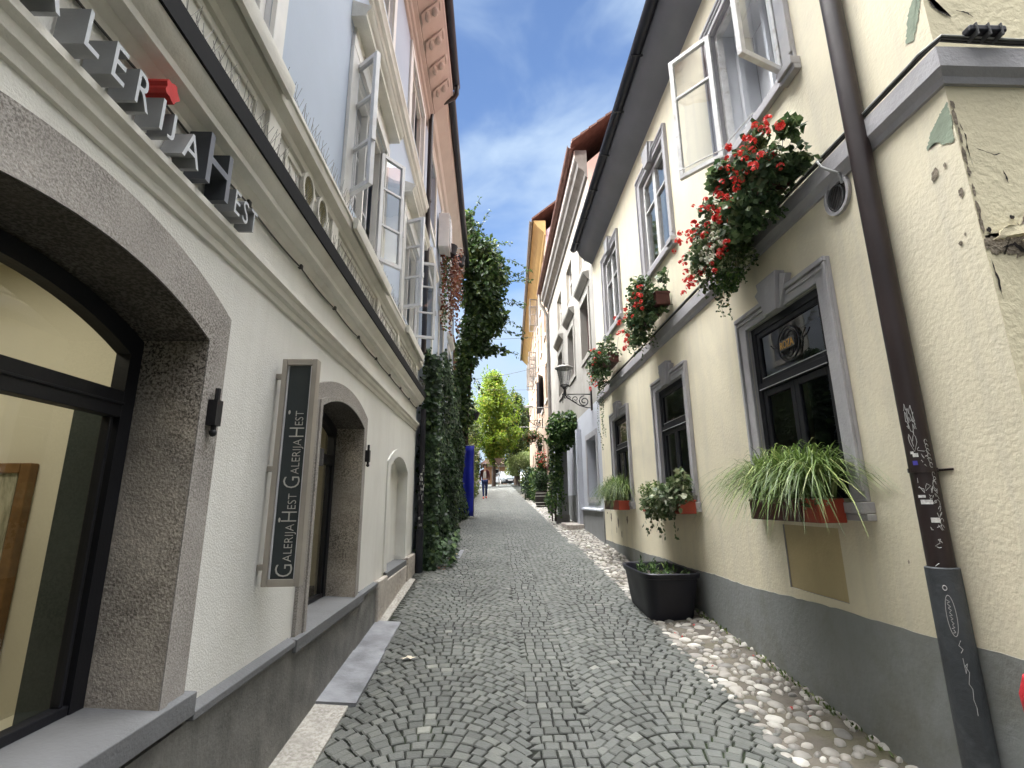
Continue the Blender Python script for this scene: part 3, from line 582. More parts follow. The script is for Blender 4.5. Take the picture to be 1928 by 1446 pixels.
# first and second floor windows
def l_window(a, b, z0, z1, hood, leaves, curtain=True):
    mb = MB(FL); frame(mb, a + .002, b - .002, z0, z1, .05, -.095, -.03, 0, (), ((a + b) / 2,)); mb.box(a - .17, a - .001, .001, .03, z0 - .215, z1 + .02, 0); mb.box(b + .001, b + .12, .001, .03, z0 - .215, z1 + .02, 0); mb.box(a - .17, b + .12, .001, .034, z1 + .021, z1 + .14, 0)
    f = mb.build('window', m_trimw, G, bevel=.003)
    mb = MB(FL); rect(mb, a, b, z0, z1, -.60, 0); mb.box(a + .02, b - .02, -.59, -.56, z0, z1, 1); mb.build('curtain', [m_dark, m_darkcurt], f)
    # inner casements closed behind
    mb = MB(FL); frame(mb, a + .06, (a + b) / 2 - .01, z0 + .05, z1 - .05, .035, -.16, -.13, 0, (z0 + .45, z0 + .85)); frame(mb, (a + b) / 2 + .01, b - .06, z0 + .05, z1 - .05, .035, -.16, -.13, 0, (z0 + .45, z0 + .85)); i = mb.build('sash', m_winframe, f, bevel=.002)
    mb = MB(FL); rect(mb, a + .06, b - .06, z0 + .05, z1 - .05, -.145); mb.build('pane', m_glassu, f)
    wd = .32
    for hu, ang in leaves:
        T = leafT(hu, -.02, ang, FL); mb = MB(T); frame(mb, 0, wd, z0 + .01, z1 - .03, .042, -.02, .02, 0, (z0 + (z1 - z0) * .33, z0 + (z1 - z0) * .66)); mb.box(wd - .001, wd + .015, -.012, .03, z0 + .4, z0 + .47)
        c = mb.build('casement', m_winframe, f, bevel=.003)
        mb = MB(T); rect(mb, .03, wd - .03, z0 + .03, z1 - .05, 0.0); mb.build('pane', m_glassu, f)
    if hood:
        mb = MB(FL); u0, u1 = a - .22, b + .18
        prof(mb, [(.001, z1 + .26), (.03, z1 + .265), (.125, z1 + .27), (.13, z1 + .31), (.15, z1 + .33), (.165, z1 + .37), (.001, z1 + .43)], u0, u1)
        prof(mb, [(.001, z1 + .145), (.022, z1 + .145), (.022, z1 + .258), (.001, z1 + .258)], a - .12, b + .12)
        mb.build('window_hood', m_mould, f, smooth=True, auto=30)
R = math.radians
l_window(*UW[0], 4.02, 5.32, True, [])
l_window(*UW[1], 4.02, 5.32, True, [(UW[1][0] + .04, R(128)), (UW[1][1] - .04, R(40))])
l_window(*UW[2], 4.02, 5.32, True, [(UW[2][0] + .03, R(112)), (UW[2][1] - .03, R(72))])
l_window(*UW[0], 6.95, 7.95, False, []); l_window(*UW[1], 6.95, 7.95, False, [(UW[1][0] + .4, R(40))]); l_window(*UW[2], 6.95, 7.95, False, [])
# peach eaves cornice with brackets, gutter
mb = MB(FL); prof(mb, [(.001, 8.12), (.03, 8.14), (.04, 8.2), (.07, 8.22), (.08, 8.30), (.13, 8.34), (.13, 8.38), (.001, 8.38)], -2.5, 7.62)
prof(mb, [(.001, 8.381), (.14, 8.381), (.42, 8.66), (.44, 8.72), (.46, 8.74), (.46, 8.92), (.001, 8.92)], -2.5, 7.62); mb.build('eaves_cornice', m_peach, G, smooth=True, auto=30)
u = .3
while u < 7.6:
    mb = MB(FL); mb.ext([(u - .10, .17, 8.36), (u - .10, .40, 8.60), (u - .10, .43, 8.715), (u - .10, .30, 8.56)], (.2, 0, 0)); mb.ell((u, .24, 8.44), (.09, .05, .06), 8, 5); mb.ell((u, .34, 8.53), (.07, .06, .06), 8, 5); mb.ell((u, .41, 8.66), (.10, .03, .05), 8, 5)
    mb.build('eaves_bracket', m_peach, G, smooth=True, auto=45); u += .46
def gutter(mb, u0, u1, w, z, r, mi=0):
    n = 8; pr = [(w - r * math.cos(math.pi * k / n), z - r * math.sin(math.pi * k / n)) for k in range(n + 1)]; pr += [(w + (r - .006) * math.cos(math.pi * k / n), z - (r - .006) * math.sin(math.pi * k / n)) for k in range(n + 1)]
    prof(mb, pr, u0, u1, mi)
mb = MB(FL); gutter(mb, -2.6, 7.66, .51, 9.0, .075); mb.build('gutter', m_gutter, G, smooth=True)

# the room behind the gallery windows
mb = MB(); x1 = XL - .33
mb.add([(-4.2, -.9, .3), (x1, -.9, .3), (x1, 7.0, .3), (-4.2, 7.0, .3)], [(0, 1, 2, 3)]); mb.add([(-4.2, -.9, 2.9), (x1, -.9, 2.9), (x1, 7.0, 2.9), (-4.2, 7.0, 2.9)], [(0, 1, 2, 3)])
mb.add([(-4.2, -.9, .3), (-4.2, 7, .3), (-4.2, 7, 2.9), (-4.2, -.9, 2.9)], [(0, 1, 2, 3)]); mb.add([(-4.2, -.9, .3), (x1, -.9, .3), (x1, -.9, 2.9), (-4.2, -.9, 2.9)], [(0, 1, 2, 3)])
mb.add([(-4.2, 7, .3), (x1, 7, .3), (x1, 7, 2.9), (-4.2, 7, 2.9)], [(0, 1, 2, 3)])
mb.box(-4.19, x1, 2.62, 2.74, .301, 2.899); mb.box(-1.92, -1.86, 4.75, 4.9, .301, 2.899)
mb.box(-1.80, x1, 1.95, 2.615, .301, .84)
for a, b in ((-.9, .60), (2.06, 3.30), (4.56, 7.0)): mb.add([(x1, a, .3), (x1, b, .3), (x1, b, 2.9), (x1, a, 2.9)], [(0, 1, 2, 3)])
for a, b, c, d in ((.60, 2.06, .84, 2.45), (3.30, 4.56, .77, 2.42)): mb.add([(x1, a, .3), (x1, b, .3), (x1, b, c), (x1, a, c)], [(0, 1, 2, 3)]); mb.add([(x1, a, d), (x1, b, d), (x1, b, 2.9), (x1, a, 2.9)], [(0, 1, 2, 3)])
mb.build('interior_room', m_creamint, G)
mb = MB(); mb.box(-1.675, x1 - .003, 2.02, 2.045, .845, 2.02); mb.build('side_panel', m_greenint, G)
for x, y in ((-2.3, 1.6), (-2.4, 3.9)):
    t = thing('ceiling_spotlight', 'round lit downlight on the ceiling behind the %s gallery window' % ('large arched' if y < 2 else 'small arched'), 'lamp', (x, y, 2.88))
    mb = MB(); mb.lathe([(.001, 0), (.06, 0), (.06, .018), (.05, .018)], (x, y, 2.878)); mb.build('housing', m_black, t)
    mb = MB(); mb.lathe([(.001, 0), (.048, 0)], (x, y, 2.874)); mb.build('lamp_disc', emis('warm_lamp', (1, .82, .5), 12), t)
    l = bpy.data.lights.new('spot', 'AREA'); l.energy = 9.5; l.size = .5; l.color = (1, .89, .70); lo = bpy.data.objects.new('lamp_light', l); COL.objects.link(lo); lo.location = (x, y, 2.86); lo.parent = t; lo.matrix_parent_inverse = inv(t)
pt = thing('framed_painting', 'tall abstract painting in a gilded frame inside the large arched window', 'painting', (-2.5, 2.60, 1.2))
def abst():
    m, t, p = base_mat('abstract_canvas'); c = noise(t, coords(t, (14, 1, 2.2)), 1.2, 6, .7, .6)
    t.links.new(ramp(t, c, [(.25, (.05, .05, .04)), (.45, (.25, .24, .17)), (.6, (.5, .47, .36)), (.75, (.13, .15, .10))]), p.inputs['Base Color']); return m
mb = MB(); mb.box(-3.2, -2.35, 2.585, 2.60, .80, 1.76); mb.build('canvas', abst(), pt)
mb = MB(lambda a, b, c: (a, 2.618 - b, c)); frame(mb, -3.25, -2.285, .75, 1.81, .05, 0.0, .05); mb.build('frame', m_wood, pt, bevel=.006)
# downpipes on the left
dp = thing('downpipe', 'black downpipe covered in stickers beside the ivy at the end of the white house', 'downpipe', (XL + .09, 7.05, .7))
mb = MB(); mb.tube([(XL + .11, 7.60, 3.0), (XL + .11, 7.62, 2.2), (XL + .11, 7.62, 1.2)], .042, 12); mb.build('pipe', m_blackp, dp, smooth=True)
mb = MB(); mb.tube([(XL + .11, 7.62, 1.22), (XL + .11, 7.62, .4)], .055, 12); mb.build('pipe_boot', m_gutter, dp, smooth=True)
mb = MB()
for k in range(16):
    z = rnd(1.25, 2.3); a = rnd(-2.4, -.5); w_ = rnd(.012, .025)
    mb.add([(XL + .11 + .0435 * math.cos(a + s_), 7.62 + .0435 * math.sin(a + s_), z + q) for s_, q in ((0, 0), (w_ / .043 * 2, 0), (w_ / .043 * 2, w_ * rnd(1, 3)), (0, w_ * 2))], [(0, 1, 2, 3)])
build_each(mb, 'sticker', m_sticker, dp)
dp = thing('downpipe', 'brown swan-necked downpipe running from the peach eaves down the white upper wall', 'downpipe', (XL + .08, 7.6, 4))
mb = MB(); mb.tube([(-.66, 7.58, 8.95), (-.66, 7.58, 8.78), (-.70, 7.58, 8.70), (-.80, 7.58, 8.64), (XL + .14, 7.58, 8.50), (XL + .09, 7.58, 8.44), (XL + .085, 7.58, 8.3), (XL + .085, 7.58, 3.9)], .042, 12); mb.build('pipe', m_brownpipe, dp, smooth=True)
mb = MB()
for z in (8.42, 6.6, 5.0): mb.tube([(XL + .085, 7.58, z - .02), (XL + .085, 7.58, z + .02)], .05, 12)
build_each(mb, 'collar', m_brownpipe, dp)
# cable clipped below the cornice
t = thing('cable', 'thin dark cable clipped along under the white cornice', 'cable', (XL + .02, 4, 3.0))
mb = MB(FL); pts = []
for k in range(61): u = -.5 + 8.0 * k / 60; pts.append((u, .012, 3.005 - .012 * abs(math.sin(k * math.pi / 5))))
mb.tube(pts, .0045, 5); mb.build('wire', m_cable, t)
for k in range(0, 61, 5):
    mb = MB(FL); u = -.5 + 8.0 * k / 60; mb.box(u - .012, u + .012, .003, .026, 2.995, 3.018); mb.build('clip', m_cable, t)
# raised letters on the moulding
t = thing('letter_sign', 'row of deep metal letters standing on the white moulding above the large arched window', 'sign', (XL, 1.5, 2.79))
def wall_letter(ch, u0, wid, h, dep, mf, ms, zb=2.787):
    vs, fs, nr = text_geo(ch, 1.0, .5); x0, x1 = min(v[0] for v in vs), max(v[0] for v in vs); y0, y1 = min(v[1] for v in vs), max(v[1] for v in vs)
    mb = MB(FL); V = [(u0 + (v[0] - x0) / (x1 - x0) * wid, .012 + (v[2] + .5) * dep, zb + .016 + (v[1] - y0) / (y1 - y0) * h) for v in vs]
    mb.v = [FL(*p) for p in V]; mb.f = [list(f) for f in fs]; mb.m = [0 if n[2] > .5 else 1 for n in nr]
    mb.box(u0 + .006, u0 + .014, .0, .02, zb, zb + .03, 1)
    mb.build('letter', [mf, ms], t, recalc=False)
for ch, u0, wd, h, dk in (('G', .83, .085, .17, 0), ('A', .965, .085, .115, 0), ('L', 1.125, .05, .115, 0), ('E', 1.222, .05, .115, 0), ('R', 1.318, .06, .115, 0), ('I', 1.432, .014, .115, 0), ('J', 1.472, .035, .105, 0), ('A', 1.555, .10, .115, 0), ('H', 1.70, .165, .21, 1), ('E', 1.915, .045, .105, 0), ('S', 1.985, .045, .105, 0), ('T', 2.055, .055, .105, 0)):
    wall_letter(ch, u0, wd, h, .085 if dk == 0 else .085, m_letterdface if dk else m_letterface, m_letterdark if dk else m_lettergrey)
mb = MB(FL); n = 16; mb.ext([(1.458 + .034 * (1 + .18 * math.cos(5 * 2 * math.pi * k / n)) * math.cos(2 * math.pi * k / n), .012, 2.965 + .034 * (1 + .18 * math.cos(5 * 2 * math.pi * k / n)) * math.sin(2 * math.pi * k / n)) for k in range(n)], (0, .09, 0)); mb.build('accent', m_red, t)
# projecting sign
t = thing('hanging_sign', 'tall narrow dark green sign in a bronze frame projecting from the white house', 'sign', (XL + .1, 2.7, 1.2))
TS = lambda a, b, c: (a, 2.70 - b, c)
mb = MB(TS); x0, x1, z0, z1 = -1.155, -.967, 1.20, 2.375
mb.box(x0, x0 + .028, -.03, .03, z0, z1); mb.box(x1 - .028, x1, -.03, .03, z0, z1); mb.box(x0 + .028, x1 - .028, -.03, .03, z0, z0 + .035); mb.box(x0 + .028, x1 - .028, -.03, .03, z1 - .035, z1)
mb.build('sign_frame', m_bronze, t, bevel=.003)
mb = MB(TS); mb.box(x0 + .036, x1 - .036, -.012, .012, z0 + .035, z1 - .035); pn = mb.build('sign_panel', m_panel, t)
mb = MB(TS); mb.box(x0 + .0285, x0 + .0355, -.02, .018, z0 + .036, z1 - .036); mb.box(x1 - .0355, x1 - .0285, -.02, .018, z0 + .036, z1 - .036); mb.build('trim_strip', m_winframe, t)
for z in (2.28, 1.78, 1.29): mb = MB(); mb.box(XL, x0 + .001, 2.685, 2.715, z - .014, z + .014); mb.build('bracket', m_bronze, t, bevel=.002)
def vtext(parent, s, cx, zstart, y, size, sx, mat, dep=.003):
    """text reading upwards on a plane that faces the viewer"""
    vs, fs, nr = text_geo(s, 1.0, .5, 3, -.016); x0 = min(v[0] for v in vs); x1 = max(v[0] for v in vs)
    mb = MB(); mb.v = [(cx - v[1] * size, y - (v[2] + .5) * dep, zstart + (v[0] - x0) * size * sx) for v in vs]; mb.f = [list(f) for f in fs]; mb.m = [0] * len(fs)
    mb.build('lettering', mat, parent, recalc=False); return zstart + (x1 - x0) * size * sx
z = z0 + .045; KX = 1.32
for w_, sz in (('G', .125), ('ALERIJA', .062), ('H', .115), ('EST', .062), ('G', .125), ('ALERIJA', .062), ('H', .115), ('EST', .062)):
    z = vtext(pn, w_, -1.022 if sz < .1 else -1.012, z, 2.687, sz, .66 * KX if sz < .1 else .60 * KX, m_silver, .004) + (.013 if w_ != 'EST' else .028)
for zz in (1.52, 2.08): mb = MB(); mb.ell((-1.098, 2.684, zz), (.006, .003, .012), 8, 5); mb.build('accent', m_silver, pn)
# ================================================================== right: the cream house
H = thing('cream_house', 'cream plastered house with grey window trim and dark grey plinth on the right', 'house', (XR, 5, 0))
LW = [3.41, 5.80, 8.24]                                        # window axes
mb = MB(FR)
holes = [(c - .47, c + .47, 1.60, 2.97, .07, 0) for c in LW] + [(c - .49, c + .49, 4.62, 6.02, .09 if i else .42, 0) for i, c in enumerate(LW)]
holes.append((3.13, 3.74, .985, 1.42, .012, 0))
sheet(mb, 1.89, 9.80, -.4, 6.75, holes, 0, 1)
mb.build('wall', [m_cream, m_greytrim], H)
mb = MB(); mb.add([(XR, 1.89, -.4), (7.5, 1.89, -.4), (7.5, 1.89, 6.75), (XR, 1.89, 6.75)], [(0, 1, 2, 3)]); mb.build('side_wall', m_creamside, H)
mb = MB(FR); mb.add([(9.80, 0, -.4), (9.8, -5.4, -.4), (9.8, -5.4, 6.75), (9.8, -2.7, 9.3), (9.8, 0, 6.75)], [(0, 1, 2, 3, 4)]); mb.add([(1.89, -5.4, -.4), (9.8, -5.4, -.4), (9.8, -5.4, 6.75), (1.89, -5.4, 6.75)], [(0, 1, 2, 3)]); mb.add([(1.892, 0, 6.75), (1.892, -5.4, 6.75), (1.892, -2.7, 9.3)], [(0, 1, 2)]); mb.build('gable', m_cream, H)
mb = MB(FR); rect(mb, 3.12, 3.75, .97, 1.44, -.0115); mb.build('ochre_panel', m_patch, H)
mb = MB(FR)                                                   # painted plinth, its top edge dropping a little up the lane
pl = [(1.884, .965), (2.5, .95), (4.5, .895), (6, .885), (9.8, .88)]
rr = random.Random(4); fine = []
for (a, za), (b, zb) in zip(pl, pl[1:]):
    k_ = int((b - a) / .06) + 1
    for i in range(k_): q = i / k_; fine.append((a + (b - a) * q, za + (zb - za) * q + rr.uniform(-.004, .004) + .006 * math.sin((a + (b - a) * q) * 4.1)))
pl = fine + [pl[-1]]
for (a, za), (b, zb) in zip(pl, pl[1:]): mb.add([(a, .005, -.4), (b, .005, -.4), (b, .005, zb), (a, .005, za), (a, .0, za), (b, .0, zb)], [(0, 1, 2, 3), (3, 2, 5, 4)])
mb.add([(1.885, .005, -.4), (1.885, .005, .965), (1.885, -5, .965), (1.885, -5, -.4)], [(0, 1, 2, 3)])
mb.build('plinth', m_greyplinth, H, recalc=False)
# band course, wrapping the corner
bp = [(.0005, 3.49), (.016, 3.492), (.022, 3.525), (.048, 3.56), (.048, 3.668), (.0005, 3.69)]
mb = MB(FR); n = len(bp)
mb.add([(9.79, w, z) for w, z in bp] + [(1.89 - w, w, z) for w, z in bp] + [(1.89 - w, -5, z) for w, z in bp], [(i, i + 1, n + i + 1, n + i) for i in range(n - 1)] + [(n + i, n + i + 1, 2 * n + i + 1, 2 * n + i) for i in range(n - 1)])
mb.build('band_course', m_greytrim, H)
# eaves
mb = MB(FR); prof(mb, [(.0005, 6.56), (.05, 6.60), (.16, 6.66), (.26, 6.76), (.32, 6.88), (.34, 6.96), (.0005, 6.96)], 1.6, 9.80); mb.build('soffit', m_soffit, H, smooth=True, auto=40)
mb = MB(FR); roof(mb, 1.55, 9.84, .40, 6.97, -2.7, 9.4, -5.8); mb.build('roof', m_tile, H)
mb = MB(FR); gutter(mb, 1.55, 9.86, .385, 6.945, .072)
mb.build('gutter', m_gutter, H, smooth=True)
for k in range(9): mb = MB(FR); u = 2.2 + k * .9; mb.box(u, u + .025, .30, .46, 6.862, 6.872); mb.build('gutter_bracket', m_gutter, H)
def keystone(mb, c, z0, z1, wob=0):
    mb.ext([(c - .085, 0.005, z0), (c + .085, 0.005, z0), (c + .135, .005, z1), (c - .135, .005, z1)], (0, .075, 0))
    mb.ext([(c - .1, .005, z0 + .02), (c - .085, .005, z0), (c - .14, .005, z1 - .03), (c - .215, .005, z1 - .06)], (0, .05, 0)); mb.ext([(c + .085, .005, z0), (c + .1, .005, z0 + .02), (c + .215, .005, z1 - .06), (c + .14, .005, z1 - .03)], (0, .05, 0))
def surround_r(c, z0, z1, ho, hi, upper):
    mb = MB(FR); zt = z1 + .13; zb = z0 - .12
    mb.box(c - ho, c - hi, .001, .028, zb + .10, zt); mb.box(c + hi, c + ho, .001, .028, zb + .10, zt); mb.box(c - hi, c + hi, .001, .028, z1, zt)
    # stepped head mouldings either side of the keystone
    for s in (-1, 1):
        a, b = sorted((c + s * .16, c + s * (ho + .0)))
        mb.box(a, b, .0285, .05, zt - .035, zt); mb.box(a, b, .0285, .040, zt - .075, zt - .05)
        a, b = sorted((c + s * (ho - .03), c + s * ho)); mb.box(a, b, .0285, .046, zb + .16, zt - .036)
        a, b = sorted((c + s * (ho - .15), c + s * (ho + .025))); mb.box(a, b, .001, .075, zb + .035, zb + .098); mb.box(a, b, .001, .055, zb - .005, zb + .034)
    mb.box(c - ho + .151, c + ho - .151, .001, .05, zb + .02, zb + .098)
    if upper: mb.box(c - hi, c + hi, .001, .03, zb + .0985, z0 - .001)
    keystone(mb, c, z1 - .02, zt + .13)
    return mb.build('window_surround', m_greytrim, H, bevel=.006)
for i, c in enumerate(LW):
    surround_r(c, 1.60, 2.97, .60, .47, False); surround_r(c, 4.62, 6.02, .62, .49, True)
# lower restaurant windows: black joinery
def dark_window(c, sign):
    mb = MB(FR); a, b = c - .47, c + .47
    frame(mb, a + .002, b - .002, 1.602, 2.968, .055, -.068, -.02); mb.box(a + .057, b - .057, -.066, -.008, 2.44, 2.50)
    frame(mb, a + .058, b - .058, 2.501, 2.912, .038, -.06, -.03); frame(mb, a + .058, c - .002, 1.658, 2.439, .05, -.06, -.03); frame(mb, c + .002, b - .058, 1.658, 2.439, .05, -.06, -.03)
    f = mb.build('window', m_black, H, bevel=.004)
    mb = MB(FR); mb.box(a + .057, b - .057, -.0075, -.003, 2.447, 2.452); mb.box(a + .08, b - .08, -.0295, -.026, 2.536, 2.541); mb.build('glazing_strip', m_lining, f)
    mb = MB(FR); rect(mb, a + .09, b - .09, 2.53, 2.88, -.045); rect(mb, a + .1, c - .04, 1.70, 2.40, -.045); rect(mb, c + .04, b - .1, 1.70, 2.40, -.045); mb.build('pane', m_glassd, f)
    mb = MB(FR); mb.box(a, b, -.45, -.44, 1.55, 3.0); mb.build('dark_backing', m_dark, f)
    if sign:
        s = thing('hanging_sign', 'round wrought iron sign with gold lettering inside the nearest black window', 'sign', FR(c, -.04, 2.7))
        TR = lambda a, b, cc: FR(c - a, -.03 + b, 2.71 + cc)
        mb = MB(TR); P = lambda r, a, x=0, z=0: (x + r * math.cos(a), 0, z + r * math.sin(a))
        mb.tube([P(.13, 2 * math.pi * k / 28) for k in range(29)], .006, 6); mb.tube([P(.10, 2 * math.pi * k / 28) for k in range(29)], .003, 6)
        for k in range(6): a0 = k * math.pi / 3; mb.tube([P(.055, a0 + 2 * math.pi * q / 12, .05 * math.cos(a0 + .5), .05 * math.sin(a0 + .5)) for q in range(9)], .0045, 5)
        for sx in (-1, 1): mb.tube([(sx * .13, 0, 0), (sx * .19, 0, .02), (sx * .22, 0, .05)], .005, 5)
        mb.build('iron_ring', m_iron, s, smooth=True)
        mb = MB(TR); mb.box(-.085, .085, .004, .009, -.035, .04); mb.build('name_plate', m_goldsign, s)
        vs, fs, nr = text_geo('ROZA', 1.0, .5); x0, x1 = min(v[0] for v in vs), max(v[0] for v in vs)
        mb = MB(); mb.v = [TR((v[0] - x0) / (x1 - x0) * .165 - .0825, .011 + (v[2] + .5) * .004, -.028 + v[1] * .082) for v in vs]; mb.f = [list(q) for q in fs]; mb.m = [0] * len(fs); mb.build('lettering', m_gold, s, recalc=False)
for i, c in enumerate(LW): dark_window(c, i == 0)
# upper windows
def casement_r(f, hu, ang, wd, z0, z1, mat, gl=True, w0=-.02):
    T = leafT(hu, w0, ang, FR); mb = MB(T); frame(mb, 0, wd, z0, z1, .045, -.02, .02, 0, (z0 + (z1 - z0) * .66,)); c = mb.build('casement', mat, f, bevel=.004)
    mb = MB(T); rect(mb, .03, wd - .03, z0 + .03, z1 - .03, 0); mb.build('pane', m_glassu, f)
def upper_window(c, op):
    a, b = c - .49, c + .49
    mb = MB(FR); frame(mb, a + .002, b - .002, 4.622, 6.018, .04, -.085 if not op else -.10, -.035)
    f = mb.build('window', m_winold, H, bevel=.004)
    if not op:
        mb = MB(FR)
        for p, q in ((a + .043, c - .002), (c + .002, b - .043)): frame(mb, p, q, 4.664, 5.976, .045, -.075, -.02, 0, (5.52,))
        mb.build('sash', m_winold, f, bevel=.004); mb = MB(FR); rect(mb, a + .06, b - .06, 4.68, 5.96, -.05); mb.build('pane', m_glassu, f)
        mb = MB(FR); mb.box(a, b, -.50, -.49, 4.6, 6.04); n = 40
        mb.build('dark_backing', m_dark, f); mb = MB(FR)
        P = [(a + .05 + (.88) * k / n, -.20 + .03 * math.sin(k * 1.7), 4.64) for k in range(n + 1) if k < 15 or k > 22]
        for p, q in zip(P, P[1:]):
            if q[0] - p[0] < .05: mb.add([p, q, (q[0], q[1], 5.98), (p[0], p[1], 5.98)], [(0, 1, 2, 3)])
        mb.build('curtain', m_darkcurt, f)
    else:
        # deep lining, inner frame and closed inner leaves
        mb = MB(FR); g = .004
        mb.box(a + g, a + .02, -.41, -.101, 4.64, 6.0); mb.box(b - .02, b - g, -.41, -.101, 4.64, 6.0); mb.box(a + .02, b - .02, -.41, -.101, 6.0, 6.016); mb.box(a + .02, b - .02, -.41, -.101, 4.624, 4.64)
        frame(mb, a + .0205, b - .0205, 4.6405, 5.9995, .05, -.26, -.21, 0, (), (c,))
        mb.build('lining', m_lining, f, bevel=.003)
        mb = MB(FR); rect(mb, a + .06, c - .2, 4.68, 5.96, -.24); mb.build('pane', m_glassu, f); mb = MB(FR); mb.box(a + .02, b - .02, -.42, -.411, 4.64, 6.0); mb.build('backing', m_lining, f)
        casement_r(f, b - .04, R(39), .44, 4.63, 6.0, m_winold, True, .03)
        casement_r(f, a + .04, R(112), .44, 4.63, 6.0, m_winold, True, .0)
        mb = MB(FR); mb.tube([(b + .25, .33, 4.70), (b - .1, .08, 4.66), (b - .55, .02, 4.655)], .006, 6); mb.build('stay_rod', m_winold, f)
upper_window(LW[0], True); upper_window(LW[1], False); upper_window(LW[2], False)
# round vent with its cowl
mb = MB(FR); n = 20; cx, cz, r = 2.645, 3.42, .088
P = [((cx + r * math.cos(2 * math.pi * k / n), cz + r * 1.2 * math.sin(2 * math.pi * k / n)), (cx + (r + .022) * math.cos(2 * math.pi * k / n), cz + (r * 1.2 + .022) * math.sin(2 * math.pi * k / n))) for k in range(n + 1)]
band(mb, P, .001, .022, 0); mb.add([(p[0][0], .004, p[0][1]) for p in P[:-1]], [tuple(range(n))], 1)
band(mb, [((cx + .062 * math.cos(2 * math.pi * k / n) + .012, cz - .012 + .075 * math.sin(2 * math.pi * k / n)), (cx + .07 * math.cos(2 * math.pi * k / n) + .012, cz - .012 + .083 * math.sin(2 * math.pi * k / n))) for k in range(n + 1)], .005, .018, 2)
for k in range(-4, 5): h = .075 * math.sqrt(max(0, 1 - (k * .014 / .062) ** 2)); mb.box(cx + .012 + k * .014 - .001, cx + .012 + k * .014 + .001, .006, .009, cz - .012 - h, cz - .012 + h, 2)
mb.build('round_vent', [m_greytrim, m_crack, m_mesh], H)
# missing plaster, cracks and flakes
def blob(mb, cu, cz, ru, rz, w=.002, seed=1, n=18, mi=0, rot=0, pts=None):
    rr = random.Random(seed)
    P = pts or []
    if not P:
        for k in range(n):
            a = 2 * math.pi * k / n; q = rr.uniform(.65, 1.15); x, z = ru * q * math.cos(a), rz * q * math.sin(a); P.append((cu + x * math.cos(rot) - z * math.sin(rot), cz + x * math.sin(rot) + z * math.cos(rot)))
    mb.add([(p[0], w, p[1]) for p in P], [tuple(range(len(P)))], mi)
def rough(P, k=11, amp=.005, seed=3):
    rr = random.Random(seed); out = []
    for (a, b), (c, d) in zip(P, P[1:] + P[:1]):
        for i in range(k): t = i / k; out.append((a + (c - a) * t + rr.uniform(-amp, amp), b + (d - b) * t + rr.uniform(-amp, amp)))
    return out
mb = MB(FR)
blob(mb, 0, 0, 0, 0, .003, pts=rough([(2.045, 3.255), (1.99, 3.265), (1.95, 3.22), (1.905, 3.20), (1.892, 3.30), (1.892, 3.41), (1.95, 3.37), (2.0, 3.33)]))
blob(mb, 0, 0, 0, 0, .003, pts=rough([(2.02, 3.875), (1.99, 3.98), (1.95, 4.05), (1.90, 4.08), (1.905, 4.0), (1.935, 3.93), (1.98, 3.85)], seed=5))
build_each(mb, 'bare_patch', m_oldgreen, H, recalc=False)
mb = MB(FR)
blob(mb, 2.03, 3.115, .022, .034, .003, 4); blob(mb, 1.972, 3.125, .008, .015, .003, 6); blob(mb, 1.985, 2.725, .011, .014, .003, 8); blob(mb, 1.955, 2.755, .007, .009, .003, 9); blob(mb, 2.62, 1.28, .006, .01, .003, 2); blob(mb, 1.93, 2.95, .012, .03, .003, 12)
for u, z, a, b in ((9.25, 1.31, .05, .075), (8.75, 1.24, .05, .09), (8.15, 1.30, .05, .07), (8.9, 1.11, .02, .06), (8.55, 1.06, .025, .06), (9.55, 1.38, .04, .02)): blob(mb, u, z, a, b, .003, int(u * 100))
for u, z in ((9.3, 1.05), (8.9, 1.16), (6.5, 1.12), (2.35, 1.0)): blob(mb, u, z, .005, .06, .003, int(u * 77), 8)
build_each(mb, 'plaster_hole', m_brick, H, recalc=False)
TSd = lambda a, b, c: (a, 1.89 - b, c)
mb = MB(TSd)
blob(mb, 0, 0, 0, 0, .003, pts=rough([(2.145, 2.70), (2.17, 2.715), (2.21, 2.70), (2.26, 2.715), (2.31, 2.77), (2.40, 2.84), (2.52, 2.80), (2.52, 2.55), (2.40, 2.585), (2.33, 2.615), (2.27, 2.61), (2.2, 2.63), (2.155, 2.62)], seed=9, amp=.01))
build_each(mb, 'plaster_hole', m_brick, H, recalc=False)
mb = MB(TSd)
blob(mb, 0, 0, 0, 0, .004, pts=rough([(2.155, 4.02), (2.19, 3.945), (2.24, 3.915), (2.25, 3.895), (2.20, 3.925), (2.16, 3.97), (2.15, 4.06)], seed=2, amp=.004))
blob(mb, 0, 0, 0, 0, .004, pts=rough([(2.36, 3.83), (2.415, 3.745), (2.395, 3.745), (2.355, 3.81)], seed=2, amp=.003)); blob(mb, 0, 0, 0, 0, .004, pts=rough([(2.28, 3.94), (2.34, 3.93), (2.365, 3.895), (2.335, 3.92)], seed=2, amp=.002))
blob(mb, 0, 0, 0, 0, .004, pts=rough([(2.205, 2.652), (2.26, 2.66), (2.33, 2.595), (2.42, 2.555), (2.43, 2.57), (2.34, 2.615), (2.27, 2.68)], seed=4, amp=.004)); blob(mb, 2.165, 2.735, .012, .015, .004, 5); blob(mb, 2.285, 2.80, .012, .012, .0045, 6)
